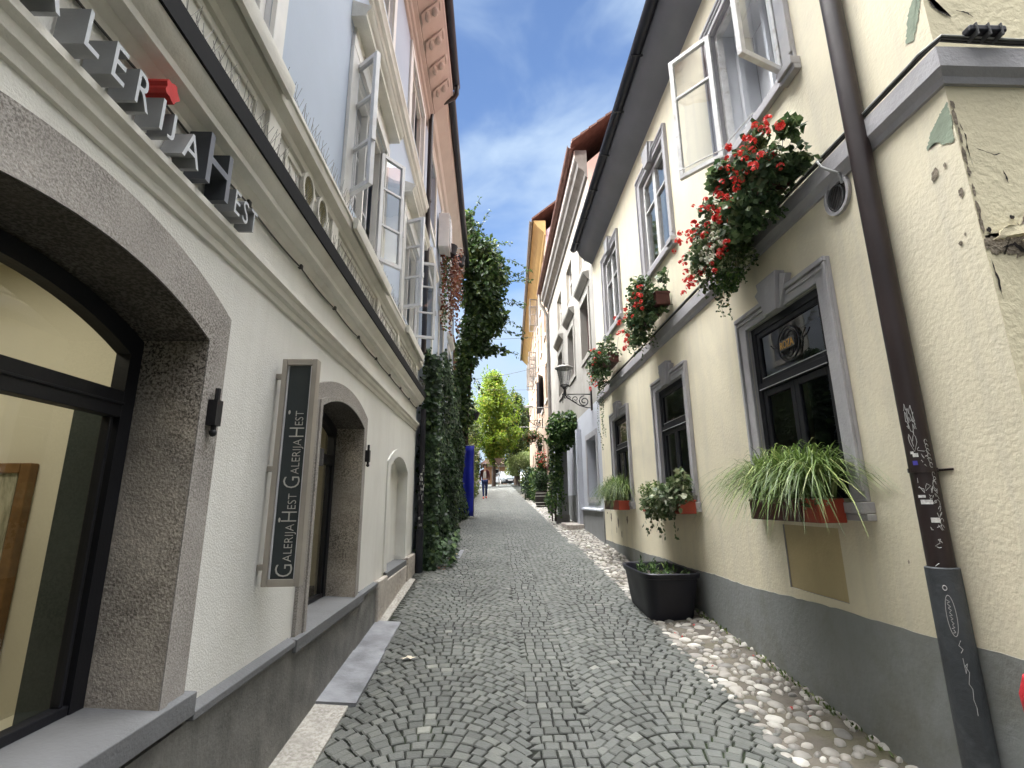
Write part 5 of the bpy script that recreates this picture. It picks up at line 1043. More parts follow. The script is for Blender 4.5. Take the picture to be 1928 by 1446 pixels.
for c in W1:
    for z in (4.2, 6.75):
        mb = MB(F1); frame(mb, c - .448, c + .448, z + .002, z + 1.448, .05, -.13, -.08, 0, (z + .5, z + .95), (c,)); f = mb.build('window', m_winframe, H1); mb = MB(F1); rect(mb, c - .42, c + .42, z + .03, z + 1.42, -.11); mb.build('pane', m_glassu, f); mb = MB(F1); rect(mb, c - .45, c + .45, z, z + 1.45, -.155); mb.build('curtain', m_darkcurt, f)
        mb = MB(F1); frame(mb, c - .56, c + .56, z - .08, z + 1.56, .108, .001, .03); prof(mb, [(.001, z + 1.70), (.04, z + 1.71), (.10, z + 1.76), (.12, z + 1.82), (.001, z + 1.86)], c - .66, c + .66); mb.build('window_surround', m_mould, H1)
t = thing('wall_box', 'white slatted box fixed high on the pale house under its peach eaves', 'box', F1(9.9, .1, 7)); mb = MB(F1); mb.box(9.75, 10.25, .03, .26, 6.95, 7.75); mb.build('box_body', m_trimw, t, bevel=.01)
mb = MB(F1)
for k in range(8): mb.box(9.76, 10.24, .262, .285, 7.0 + k * .09, 7.06 + k * .09)
mb.build('slats', m_winframe, t)
t = thing('iron_rod', 'thin pale rod sticking out of the pale house above the red hanging vine', 'rod', F1(12.0, 0, 7.6)); mb = MB(F1); mb.tube([(11.6, 0, 7.9), (11.6, .42, 7.9)], .014, 6); mb.build('rod', m_winframe, t)

# ivy on the wall
random.seed(5)
t = thing('climbing_ivy', 'thick dark ivy covering the lower wall of the pale house down to the paving', 'ivy', (-1.0, 10, .7))
mb = MB(); 
def ivyw(u, z, top):
    g = ground(u); q = (z - g) / max(.1, top - g); return .16 + .10 * math.sin(u * 2.1 + z * 1.3) * .6 + .06 * math.sin(z * 4.1 + u) + (.13 * min(1, (u - 7.6) / 5)) * (1 - .3 * q) + .10 * (1 - q)
cnt = 0
while cnt < 26000:
    u = 7.72 + (15.6 - 7.72) * random.random() ** 1.25; top = 4.05 + .12 * (u - 7.7) + .25 * math.sin(u * 3.3) + .25 * math.sin(u * 1.3); z = rnd(ground(u) - .02, top); w = ivyw(u, z, top)
    p = F1(u, max(.02, w * rnd(.75, 1.08) if random.random() < .82 else rnd(.02, w)), z); n_ = Vector((1, -.15, .45)) + rdir() * .55
    mb.leaf(p, Vector((rnd(-.4, .4), rnd(-1, 1), rnd(-1.2, .2))), n_, rnd(.045, .085), .95, 0, True); cnt += 1
for k in range(1900):                                          # the near edge, seen square on
    z = rnd(.65, 3.9); p = F1(7.74 + rnd(-.05, .05), rnd(.12, .34), z); mb.leaf(p, Vector((rnd(-1, 1), rnd(-.3, .3), rnd(-1, .2))), Vector((.3, -1, .4)) + rdir() * .5, rnd(.045, .08), .95, 0, True)
for k in range(500): u = rnd(7.8, 9.6); p = (rnd(-1.1, -.62) , u, ground(u) + rnd(.0, .35)); mb.leaf(p, rdir(), Vector((.5, -.5, .8)), rnd(.06, .10), .95, 0, True)
mb.build('foliage', m_ivy, t, recalc=False)
mb = MB()
for k in range(14):
    u = rnd(7.9, 14); P = [F1(u, .03, .6)]
    for q in range(8): u += rnd(-.2, .25); P.append(F1(u, rnd(.03, .09), .6 + q * .42))
    mb.tube(P, [.03 - .003 * i for i in range(len(P))], 5)
mb.build('stem', m_bark, t)
# big creeper on the far end of the house
M_CR = leafmat('dark_creeper_leaves', [(0.0, (0.018, 0.04, 0.014)), (0.55, (0.042, 0.085, 0.028)), (0.9, (0.09, 0.15, 0.04)), (1.0, (0.17, 0.22, 0.07))], 0.3)
t = thing('wall_creeper', 'large bushy creeper spilling out from the eaves of the pale house with loose tendrils', 'creeper', (-1, 15.2, 2))
mb = MB(); Y0 = 15.3
cl = [((-.85, Y0, 10.2), (.40, .6, 1.0), 800), ((-.50, Y0, 9.6), (.75, .8, .75), 1900), ((-.30, Y0, 8.9), (.85, .8, .75), 2300), ((-.40, Y0, 8.2), (.75, .8, .6), 1900), ((-.25, Y0 + .2, 7.5), (.75, .8, .6), 1700), ((-.55, Y0, 6.9), (.55, .7, .6), 1200), ((-.85, Y0, 6.2), (.38, .6, .6), 700), ((-1.0, Y0, 5.3), (.25, .5, .8), 600), ((-.95, Y0, 4.3), (.30, .6, .7), 600), ((-.2, Y0, 6.35), (.65, .5, .13), 260), ((-.9, Y0, 11.0), (.2, .3, .45), 120)]
scatter(mb, cl, .17, .62, False, 0, .5, .4, .55, .35)
def tendril(p, d, n, step, sag, dens=4, sz=.12):
    P = [Vector(p)]; d = Vector(d).normalized()
    for k in range(n): d = (d + rdir() * .22 + Vector((0, 0, -sag))).normalized(); P.append(P[-1] + d * step)
    mb.tube([tuple(q) for q in P], .007, 3, 1)
    for q in P[1:]:
        for _ in range(dens): mb.leaf(tuple(q + rdir() * .05), rdir() + d - Vector((0, 0, .3)), rdir() + Vector((0, 0, 1)), sz * rnd(.6, 1.2), .55)
for p, d, n in (((-.2, Y0, 9.4), (1, 0, .15), 12), ((.1, Y0, 9.1), (1, 0, .0), 10), ((0, Y0, 8.5), (1, 0, .35), 10), ((0, Y0, 8.2), (1, -.2, .1), 9), ((0, Y0, 8.8), (1, .1, .25), 11), ((.2, Y0, 7.4), (1, 0, .2), 8), ((.1, Y0, 7.0), (1, 0, .0), 8), ((-.6, Y0, 10.3), (.6, 0, 1), 9), ((-.8, Y0, 11), (.3, 0, 1), 7), ((-.3, Y0, 9.9), (.9, 0, .6), 8), ((-.2, Y0, 6.4), (1, 0, .02), 9), ((-.9, Y0, 5.8), (.6, 0, -.7), 8), ((0, Y0, 7.9), (1, .2, .2), 9)): tendril(p, d, n, .12, .06)
mb.build('foliage', [M_CR, m_bark], t, recalc=False)
mb = MB()
for k in range(4): mb.tube([(-1.1 + .08 * k, Y0 - .1 + .1 * k, 1.2), (-1.12 + .1 * k, Y0, 4), (-1.0 + .12 * k, Y0, 7), (-.7 + .15 * k, Y0, 9.4)], [.06, .05, .035, .012], 6)
mb.build('stem', m_bark, t, smooth=True)
# red hanging vine from a bracketed pot
t = thing('hanging_vine', 'reddish brown vine hanging from two dark pots high on the pale house', 'hanging plant', (-.95, 10.6, 7.1))
mb = MB(); 
for y in (10.25, 10.75): mb.lathe([(.001, 0), (.13, 0), (.18, .22), (.165, .22), (.14, .02), (.001, .02)], (-.98 + (y - 10.25) * .3, y, 6.98), 14)
mb.build('pot', m_blackp, t, smooth=True)
mb = MB()
for k in range(34):
    x, y, z = rnd(-1.15, -.72), rnd(10.1, 10.95), rnd(6.95, 7.2); ln = rnd(.6, 1.9); mi = 0 if x > -1.0 or random.random() < .4 else 1
    for q in range(int(ln / .035)): mb.leaf((x + .03 * math.sin(q * .4 + k), y, z - q * .035), rdir() - Vector((0, 0, .6)), Vector((.4, -1, .3)), rnd(.05, .085), .8, mi)
mb.build('foliage', [m_redivy, m_creeper], t, recalc=False)
# ================================================================== right: pier vine, pots, lamps
random.seed(9)
t = thing('climbing_vine', 'round-headed green vine over the grey pier with strands hanging to the ground', 'vine', (1.8, 13.3, 1.1))
mb = MB(); scatter(mb, [((1.86, 13.0, 3.50), (.46, .45, .40), 1400), ((1.74, 13.1, 3.15), (.36, .36, .26), 600), ((2.0, 12.7, 3.6), (.14, .3, .3), 250)], .085, .85, False, 0, .5, .35, .4, .2)
for k in range(36):
    x, y = rnd(1.50, 1.80), rnd(13.14, 13.34); z = rnd(2.4, 3.2); zb = rnd(1.2, 2.2)
    while z > zb: x += rnd(-.02, .02); mb.leaf((x, y + rnd(-.03, .03), z), rdir() - Vector((0, 0, .5)), Vector((-.3, -1, .4)), rnd(.05, .09), .85); z -= .038
mb.build('foliage', m_creeper, t, recalc=False)
mb = MB(); mb.tube([(1.6, 13.3, 1.1), (1.62, 13.25, 2.2), (1.68, 13.1, 3.4)], [.03, .025, .015], 6); mb.tube([(1.52, 13.3, 1.1), (1.5, 13.25, 2.0), (1.6, 13.1, 3.2)], [.02, .02, .01], 6); mb.build('stem', m_bark, t)
t = thing('barrel', 'dark wooden barrel with pale hoops standing on the pebbles', 'barrel', (1.82, 19, ground(19)))
g = ground(19); mb = MB(); bp_ = [(.001, 0), (.215, 0), (.245, .15), (.255, .29), (.245, .43), (.215, .58), (.19, .58), (.19, .54), (.001, .54)]; mb.lathe(bp_, (1.80, 19, g), 20); mb.build('staves', M('dark_barrel_wood', (.02, .016, .014), .6, .4, 14, .3, 40), t, smooth=True, auto=50)
for z, r in ((.06, .229), (.17, .2495), (.40, .2495), (.51, .232)): mb = MB(); mb.lathe([(r - .004, z - .013), (r + .004, z - .013), (r + .004, z + .013), (r - .004, z + .013)], (1.80, 19, g), 20); mb.build('hoop', m_silver, t)
t = thing('potted_shrub', 'clipped dark round shrub growing from the top of the barrel', 'shrub', (1.8, 19, g + .55))
mb = MB(); scatter(mb, [((1.80, 19, g + 1.0), (.26, .26, .30), 1300), ((1.80, 19, g + .68), (.24, .24, .14), 400)], .06, .7, shellp=.3); mb.build('foliage', m_ivy, t, recalc=False); mb = MB(); mb.tube([(1.8, 19, g + .5), (1.8, 19, g + 1.0)], .025, 6); mb.build('stem', m_bark, t)
def shrub(name, label, c, r, n, mat, size=.1, flowers=0, group=None):
    t = thing(name, label, 'shrub', (c[0], c[1], c[2] - r[2]), group); mb = MB(); scatter(mb, [((c[0] + rnd(-.4, .4) * r[0], c[1] + rnd(-.4, .4) * r[1], c[2] + rnd(-.5, .5) * r[2]), (r[0] * .65, r[1] * .65, r[2] * .6), n // 5) for _ in range(5)], size, .7, shellp=.4)
    if flowers: scatter(mb, [((c[0] - .05, c[1] - r[1] * .3, c[2] + r[2] * .45), (r[0] * .8, r[1] * .6, r[2] * .6), flowers)], size * .6, .9, mi=1)
    mb.build('foliage', [mat, m_flr], t, recalc=False); mb = MB(); zb = ground(c[1]) - .05 if name != 'hanging_plant' else c[2]
    for k in range(3): mb.tube([(c[0] + .04 * k, c[1], zb), (c[0] + rnd(-.5, .5) * r[0], c[1], c[2] + r[2] * .6)], [.02, .006], 5)
    mb.build('stem', m_bark, t); return t
shrub('flowering_shrub', 'potted shrub with a crown of red flowers behind the barrel', (2.0, 20.5, 2.9), (.36, .4, .8), 1500, m_creeper, .085, 170)
shrub('leafy_shrub', 'tall leafy shrub against the orange house, nearest of its row', (1.90, 22.0, 2.2), (.40, .6, .75), 1500, m_creeper, .1, 0)
shrub('leafy_shrub', 'dark dense shrub at the edge of the setts beyond the barrel', (1.75, 24.0, 2.5), (.45, .8, .95), 1700, m_ivy, .1, 0)
shrub('leafy_shrub', 'low green shrub, farthest of the row along the orange house', (1.9, 26.5, 2.5), (.5, .9, .8), 1400, m_tree2, .11, 0)
t = thing('ivy_pot', 'small pot of trailing greenery on the pebbles between barrel and vine', 'plant pot', (1.85, 16.2, ground(16.2)))
g2 = ground(16.2); mb = MB(); mb.lathe([(.001, 0), (.12, 0), (.17, .25), (.155, .25), (.13, .02)], (1.85, 16.2, g2), 14); mb.build('pot', m_slate, t, smooth=True); mb = MB(); scatter(mb, [((1.85, 16.2, g2 + .42), (.24, .24, .26), 500)], .07, .8); mb.build('foliage', m_creeper, t, recalc=False)
# lantern on a wrought bracket
def lantern(label):
    t = thing('wall_lantern', label, 'lamp', (XR, 10.5, 3.8), 'wall lanterns along the lane'); Y = 10.5; lx = 1.545
    mb = MB(); mb.box(lx - .06, XR, Y - .012, Y + .012, 3.845, 3.862); mb.box(XR - .03, XR - .001, Y - .04, Y + .04, 3.50, 3.95)
    def spiral(cx, cz, r, a0, turns, s=1):
        n = int(26 * turns); return [(cx + r * (1 - .75 * k / n) * math.cos(a0 + s * 2 * math.pi * turns * k / n), Y, cz + r * (1 - .75 * k / n) * math.sin(a0 + s * 2 * math.pi * turns * k / n)) for k in range(n + 1)]
    mb.tube(spiral(XR - .17, 3.70, .12, 1.6, 1.6), .012, 6); mb.tube(spiral(XR - .36, 3.75, .075, -1.0, 1.3, -1), .009, 6); mb.tube(spiral(XR - .50, 3.785, .05, 1.6, 1.2), .008, 6)
    mb.tube([(XR - .02, Y, 3.55), (XR - .12, Y, 3.56), (XR - .28, Y, 3.61), (XR - .42, Y, 3.70), (XR - .55, Y, 3.79), (lx, Y, 3.85)], .012, 6); mb.tube(spiral(lx + .01, 3.79, .04, 0, 1.2), .008, 6); mb.tube([(lx - .05, Y, 3.85), (lx - .05, Y, 3.66)], .010, 6)
    mb.build('bracket', m_iron, t, smooth=True)
    mb = MB(); mb.lathe([(.001, 3.84), (.045, 3.84), (.03, 3.90), (.03, 3.98), (.05, 4.0), (.001, 4.02)], (lx, Y, 0), 12); mb.lathe([(.085, 4.03), (.098, 4.03), (.098, 4.055), (.085, 4.055)], (lx, Y, 0), 20); 
    for k in range(4): a = k * math.pi / 2 + .4; mb.tube([(lx + .03 * math.cos(a), Y + .03 * math.sin(a), 3.96), (lx + .09 * math.cos(a), Y + .09 * math.sin(a), 4.04)], .006, 5); mb.tube([(lx + .092 * math.cos(a), Y + .092 * math.sin(a), 4.05), (lx + .178 * math.cos(a), Y + .178 * math.sin(a), 4.43)], .004, 4)
    mb.build('holder', m_iron, t, smooth=True)
    mb = MB(); mb.lathe([(.09, 4.055), (.175, 4.425)], (lx, Y, 0), 24); mb.build('globe', m_lampg, t, smooth=True)
    mb = MB(); mb.lathe([(.20, 4.425), (.205, 4.435), (.195, 4.455), (.12, 4.49), (.03, 4.505), (.022, 4.53), (.03, 4.55), (.001, 4.57)], (lx, Y, 0), 24); mb.lathe([(.20, 4.426), (.001, 4.44)], (lx, Y, 0), 24); mb.build('cap', m_zinc, t, smooth=True, auto=50); return t
l1 = lantern('large glass wall lantern on a black scrolled bracket between the cream and grey houses')
l2 = copy_tree(l1); l2.location = l1.location + Vector((-.03, 10.5, 1.12)); l2['label'] = 'small far wall lantern on a scrolled bracket fixed to the orange house'
# wires and rods across the lane
def wire(label, a, b, sag, r=.008, mat=None, name='overhead_wire'):
    t = thing(name, label, 'wire' if name == 'overhead_wire' else 'rod', a); n = 16
    mb = MB(); mb.tube([(a[0] + (b[0] - a[0]) * k / n, a[1] + (b[1] - a[1]) * k / n, a[2] + (b[2] - a[2]) * k / n - sag * 4 * (k / n) * (1 - k / n)) for k in range(n + 1)], r, 5); mb.build('strand', mat or m_cable, t); return t
wire('upper wire strung level across the lane to the grey house', (-1.3, 18, 7.6), (2.1, 17.95, 7.72), .05)
wire('lower wire rising across the lane from the creeper to the orange house', (-1.1, 18.6, 6.15), (2.1, 18.4, 6.75), .1)
wire('faint wire crossing the lane low in front of the tall yellow-green tree', (-1.2, 24, 7.05), (2.2, 24, 7.0), .05, .007)
wire('pale horizontal rod above the small far lantern', (1.17, 18.3, 5.02), (2.1, 18.3, 5.02), 0, .016, m_zinc, 'iron_rod')
wire('pale horizontal rod carrying the hanging flower basket', (.98, 18.8, 4.36), (2.1, 18.8, 4.36), 0, .016, m_zinc, 'iron_rod')
t = thing('hanging_basket', 'drooping basket of dull green and reddish plants under the pale rod', 'hanging plant', (1.4, 18.8, 4.3)); mb = MB(); scatter(mb, [((1.45, 18.8, 4.02), (.38, .3, .22), 550), ((1.25, 18.8, 3.75), (.18, .2, .25), 200), ((1.7, 18.8, 3.8), (.15, .2, .25), 160)], .075, .7, mi=0); scatter(mb, [((1.45, 18.7, 3.95), (.35, .3, .22), 160)], .06, .7, mi=1); mb.build('foliage', [m_tree2, m_redivy], t, recalc=False); mb = MB(); mb.lathe([(.001, 3.88), (.14, 3.92), (.2, 4.05), (.18, 4.05)], (1.45, 18.8, 0), 12); mb.build('basket', m_slate, t)
for x in (1.28, 1.62): mb = MB(); mb.tube([(x, 18.8, 4.36), (1.45 + (x - 1.45) * .9, 18.8, 4.04)], .006, 4); mb.build('chain', m_cable, t)
t = thing('bracket_lantern', 'small dark hanging lamp beside a green shutter low on the orange house', 'lamp', (1.85, 20, 3.7)); mb = MB(); mb.lathe([(.001, 3.55), (.07, 3.57), (.10, 3.75), (.13, 3.76), (.03, 3.9), (.001, 3.95)], (1.86, 20, 0), 10); mb.build('lamp_body', m_iron, t); mb = MB(); mb.tube([(2.13, 20, 3.98), (1.86, 20, 3.98), (1.86, 20, 3.93)], .012, 5); mb.build('arm', m_iron, t)

# ================================================================== left: banner, hedge, pot, ground cover
t = thing('banner_stand', 'tall plain blue cloth banner standing beside the ivy', 'banner', (-.8, 15.0, ground(15)))
mb = MB(); n = 10; zb, zt = ground(15) + .06, 3.24
P = [(-1.02 + .43 * k / n, 15.0 - .02 * math.sin(k * 1.1) - .03 * k / n, 0) for k in range(n + 1)]
vs = []; m_ = 12
for j in range(m_ + 1):
    z = zb + (zt - zb) * j / m_
    for p in P: vs.append((p[0], p[1] + .012 * math.sin(j * .8 + p[0] * 9), z))
mb.add(vs, [(j * (n + 1) + k, j * (n + 1) + k + 1, (j + 1) * (n + 1) + k + 1, (j + 1) * (n + 1) + k) for j in range(m_) for k in range(n)])
o = mb.build('cloth', m_banner, t, smooth=True, recalc=False); md = o.modifiers.new('thick', 'SOLIDIFY'); md.thickness = .006
mb = MB(); mb.tube([(-.59, 15.0, ground(15) - .02), (-.585, 15.0, 3.28)], .014, 8); mb.tube([(-1.02, 15.02, 3.255), (-.585, 15.0, 3.265)], .010, 6); mb.lathe([(.001, 0), (.16, 0), (.16, .025), (.03, .04)], (-.62, 15.02, ground(15)), 16); mb.build('pole', m_zinc, t)
t = thing('hedge', 'tall dark green hedge lining the left side of the lane behind the blue banner', 'hedge', (-1.2, 22, 1.6))
mb = MB(); cl = []
for k in range(26): y = 16.6 + k * .5; cl.append(((-1.30 + rnd(-.1, .12), y, ground(y) + rnd(.5, 1.3)), (.42, .45, .95), 160)); cl.append(((-1.45 + rnd(-.1, .15), y, ground(y) + rnd(2.0, 2.9) + (1.0 if k < 7 else 0)), (.42, .45, .85), 130))
scatter(mb, cl, .13, .7, shellp=.35); mb.build('foliage', m_tree2, t, recalc=False); mb = MB()
for k in range(9): y = 17 + k * 1.3; mb.tube([(-1.4, y, ground(y) - .05), (-1.38, y + .1, ground(y) + 1.4)], [.05, .02], 6)
mb.build('trunk', m_bark, t)
t = thing('hanging_pot', 'dark round pot hanging over the lane above the blue banner', 'plant pot', (-.62, 16, 4.3)); mb = MB(); mb.lathe([(.001, 4.17), (.12, 4.19), (.2, 4.42), (.185, 4.42), (.11, 4.21)], (-.64, 16, 0), 14); mb.build('pot', m_blackp, t, smooth=True); mb = MB(); mb.tube([(-1.35, 16, 4.52), (-.64, 16, 4.52), (-.64, 16, 4.44)], .012, 5); mb.build('arm', m_iron, t); mb = MB(); scatter(mb, [((-.64, 16, 4.42), (.17, .17, .08), 120)], .06, .7); mb.build('foliage', m_ivy, t, recalc=False)
t = thing('access_cover', 'square dark inspection cover with a tan centre on the setts by the ivy', 'cover', (-.78, 9, .74))
mb = MB(); gz = lambda y: ground(y) + .008
mb.add([(-1.0, 8.66, gz(8.66)), (-.56, 8.63, gz(8.63)), (-.53, 9.42, gz(9.42)), (-.99, 9.40, gz(9.40)), (-1.0, 8.66, gz(8.66) - .03), (-.56, 8.63, gz(8.63) - .03), (-.53, 9.42, gz(9.42) - .03), (-.99, 9.40, gz(9.40) - .03)], [(0, 1, 2, 3), (0, 4, 5, 1), (1, 5, 6, 2)]); mb.build('plate', m_slab, t)
mb = MB(); n = 14; mb.add([(-.74 + .12 * math.cos(2 * math.pi * k / n) * (1 + .2 * math.sin(k * 2.3)), 9.0 + .22 * math.sin(2 * math.pi * k / n), gz(9.0 + .22 * math.sin(2 * math.pi * k / n)) + .004) for k in range(n)], [tuple(range(n))]); mb.build('tan_insert', m_patch, t)
# dry leaf and litter
def flatleaf(name, label, x, y, s, mat, group=None, cat='leaf'):
    mb = MB(); n = 11; z = ground(y) + .012; a0 = rnd(0, 6); P = [(0, 0, .012)]
    for k in range(n): a = a0 + 2 * math.pi * k / n; r = s * (1.0 if k % 2 else .55) * rnd(.8, 1.1); P.append((r * math.cos(a), r * math.sin(a) * .8, rnd(0, .018)))
    mb.add([(x + p[0], y + p[1], z + p[2]) for p in P], [(0, 1 + k, 1 + (k + 1) % n) for k in range(n)]); return tag(mb.build(name, mat, None, recalc=False), label, cat, group)
flatleaf('dry_leaf', 'pale crumpled leaf lying alone on the setts before the slabs', -.69, 4.42, .07, m_paper)
for k in range(14): flatleaf('fallen_leaf', 'small brown leaf fallen on the paving at the foot of the ivy', rnd(-1.12, -.55), rnd(7.7, 8.6), rnd(.025, .045), m_litter, 'brown leaves under the ivy')
for k in range(14): flatleaf('fallen_petal', 'small red petal fallen among the pebbles below the flower boxes', rnd(1.6, 2.08), rnd(3.1, 6.0), rnd(.010, .017), m_red, 'red petals on the pebbles', 'petal')
for x, y in ((.05, 24.5), (.35, 22.2)): mb = MB(); mb.add([(x - .35, y, ground(y) + .01), (x + .35, y, ground(y) + .01), (x + .35, y + .22, ground(y + .22) + .01), (x - .35, y + .22, ground(y + .22) + .01)], [(0, 1, 2, 3)]); tag(mb.build('drain_cover', m_cap, None), 'pale drain cover set in the lane %s' % ('below the walking woman' if y < 23 else 'beside the walking woman'), 'drain cover')
# weeds along the foot of the cream house
mb = MB()
for k in range(170):
    y = rnd(2.9, 7.5) if k < 130 else rnd(3.3, 4.2); x = XR - rnd(.01, .07); z = ground(y) + .03; c = (x, y, z); 
    for q in range(3): mb.leaf(c, Vector((rnd(-1, .2), rnd(-.6, .6), rnd(.4, 1.4))), (0, 0, 1), rnd(.015, .04), .4)
o = mb.build('weeds', m_grass, None, recalc=False); tag(o, 'sparse weeds along the joint of wall and pebbles', 'weeds', None, 'stuff')

# ================================================================== the walking woman
def skin(name, V, E, mat, parent, sub=2):
    me = bpy.data.meshes.new(name); me.from_pydata([v[0] for v in V], E, []); me.materials.append(mat); o = bpy.data.objects.new(name, me); COL.objects.link(o)
    if parent: o.parent = parent; o.matrix_parent_inverse = inv(parent)
    md = o.modifiers.new('skin', 'SKIN'); md.use_smooth_shade = True; me.skin_vertices.new() if not me.skin_vertices else None
    for i, v in enumerate(V): me.skin_vertices[0].data[i].radius = v[1] if isinstance(v[1], tuple) else (v[1], v[1])
    me.skin_vertices[0].data[0].use_root = True
    s = o.modifiers.new('sub', 'SUBSURF'); s.levels = sub; s.render_levels = sub; return o
px_, py_ = -.45, 25.7; gz_ = ground(py_)
t = thing('person', 'woman walking down the lane in a dark red cardigan, blue trousers and red shoes', 'person', (px_, py_, gz_))
Q = lambda x, y, z: (px_ + x, py_ + y, gz_ + z)
V = [(Q(0, 0, .95), (.135, .095)), (Q(0, -.01, 1.12), (.115, .085)), (Q(0, -.01, 1.30), (.135, .09)), (Q(0, 0, 1.42), (.09, .06)), (Q(0, -.01, 1.49), .045), (Q(.01, -.02, 1.56), (.065, .075)), (Q(.015, -.02, 1.64), (.072, .085)), (Q(.015, -.015, 1.70), (.05, .06)),
     (Q(-.085, 0, .88), .085), (Q(-.07, -.12, .50), .055), (Q(-.06, -.14, .10), .034), (Q(-.065, -.26, .04), .03), (Q(.085, 0, .88), .085), (Q(.075, .03, .50), .055), (Q(.07, .20, .13), .034), (Q(.075, .10, .045), .03),
     (Q(-.17, 0, 1.38), .055), (Q(-.215, .04, 1.12), .04), (Q(-.22, -.04, .88), .026), (Q(-.222, -.06, .83), (.022, .034)), (Q(.17, 0, 1.38), .055), (Q(.22, -.03, 1.12), .04), (Q(.215, -.12, .90), .026), (Q(.213, -.145, .85), (.022, .034))]
E_ = [(0, 1), (1, 2), (2, 3), (3, 4), (4, 5), (5, 6), (6, 7), (0, 8), (8, 9), (9, 10), (10, 11), (0, 12), (12, 13), (13, 14), (14, 15), (3, 16), (16, 17), (17, 18), (18, 19), (3, 20), (20, 21), (21, 22), (22, 23)]
for b, s in ((19, -1), (23, 1)):
    c = V[b][0]
    for k, (dy, l) in enumerate(((-.028, .06), (-.010, .072), (.008, .068), (.024, .055))): i = len(V); V.append(((c[0], c[1] + dy, c[2] - .05), .009)); V.append(((c[0] - s * .008, c[1] + dy - .008, c[2] - .05 - l * .6), .007)); E_ += [(b, i), (i, i + 1)]
    i = len(V); V.append(((c[0] - s * .012, c[1] - .04, c[2] - .02), .010)); V.append(((c[0] - s * .016, c[1] - .052, c[2] - .055), .008)); E_ += [(b, i), (i, i + 1)]
m_skin = M('skin', (.55, .34, .26), .5, .05, 9, 0); skin('body', V, E_, m_skin, t)
def pieces(name, idx, edges, mat, grow):
    W_ = [(V[i][0], tuple(r + grow for r in (V[i][1] if isinstance(V[i][1], tuple) else (V[i][1],) * 2))) for i in idx]; return skin(name, W_, [(idx.index(a), idx.index(b)) for a, b in edges], mat, t)
pieces('trousers', [0, 8, 9, 10, 12, 13, 14], [(0, 8), (8, 9), (9, 10), (0, 12), (12, 13), (13, 14)], M('blue_denim', (.02, .035, .13), .8, .2, 9, .1), .014)
pieces('blouse', [0, 1, 2, 3], [(0, 1), (1, 2), (2, 3)], M('white_cotton', (.74, .71, .70), .8, .08, 9, .1), .016)
cg = M('dark_red_knit', (.055, .010, .012), .9, .2, 9, .2)
for ids in ([3, 16, 17, 18], [3, 20, 21, 22]): pieces('sleeve', ids, list(zip(ids, ids[1:])), cg, .012)
for s in (-1, 1): mb = MB(); P = [Q(s * .05, -.105, 1.46), Q(s * .145, -.075, 1.42), Q(s * .165, -.06, 1.12), Q(s * .15, -.08, .98), Q(s * .09, -.115, 1.0), Q(s * .085, -.125, 1.2)]; mb.ext(P, (0, .16, 0)); o = mb.build('cardigan_front', cg, t, smooth=True, bevel=.02)
for b in (10, 14): c = V[b][0]; mb = MB(); mb.ell((c[0], c[1] - .06, c[2] - .05), (.045, .12, .045), 10, 6); mb.box(c[0] - .035, c[0] + .035, c[1] - .15, c[1] + .04, c[2] - .095, c[2] - .075); mb.build('shoe', m_red, t, smooth=True)
mb = MB(); mb.ell(Q(.015, .015, 1.685), (.115, .115, .105), 14, 8); mb.ell(Q(-.07, .03, 1.62), (.04, .06, .09), 10, 6); mb.ell(Q(.10, .03, 1.62), (.04, .06, .09), 10, 6); mb.ell(Q(.01, .10, 1.62), (.05, .06, .06), 10, 6); mb.build('hair', M('brown_hair', (.035, .022, .016), .6, .3, 30, .3), t, smooth=True)
mb = MB(); mb.ell(Q(.028, -.115, 1.60), (.013, .018, .02), 8, 5); mb.build('nose', m_skin, t, smooth=True)
for x in (-.012, .062): mb = MB(); mb.ell(Q(x, -.096, 1.635), (.013, .008, .008), 8, 5); mb.build('eye', m_iron, t, smooth=True)
mb = MB(); mb.ell(Q(.026, -.098, 1.555), (.024, .008, .007), 8, 5); mb.build('mouth', m_red, t, smooth=True)

# ================================================================== the far end of the lane
def far_house(label, x0, x1, y0, y1, z0, zt, zr, wall):
    t = thing('distant_house', label, 'house', ((x0 + x1) / 2, y0, z0)); mb = MB(); mb.box(x0, x1, y0, y1, z0 - 1, zt); mb.build('wall', wall, t)
    mb = MB(); o = .5; hx = min((x1 - x0) / 2, (y1 - y0) / 2); cy = (y0 + y1) / 2; vs = [(x0 - o, y0 - o, zt), (x1 + o, y0 - o, zt), (x1 + o, y1 + o, zt), (x0 - o, y1 + o, zt), (x0 + hx, cy, zr), (x1 - hx, cy, zr)]; mb.add(vs, [(0, 1, 5, 4), (1, 2, 5), (2, 3, 4, 5), (3, 0, 4), (3, 2, 1, 0)]); mb.build('roof', m_tile, t); mb = MB(); mb.box(x0 - .3, x1 + .3, y0 - .3, y0 - .002, zt - .35, zt - .01); mb.build('eaves_cornice', m_lpeach, t)
    nx = max(1, int((x1 - x0) / 2.4)); nz = max(1, int((zt - z0) / 3.0))
    for i in range(nx):
        for j in range(nz): cx = x0 + (x1 - x0) * (i + .5) / nx; cz = z0 + 1.1 + j * 3; mb = MB(); T = lambda a, b, c: (a, y0 - b, c); mb = MB(T); frame(mb, cx - .5, cx + .5, cz, cz + 1.5, .1, .002, .06, 0, (cz + .9,)); f = mb.build('window', m_trimw, t); mb = MB(T); rect(mb, cx - .45, cx + .45, cz + .05, cz + 1.45, .01); mb.build('pane', m_dark, f)
    return t
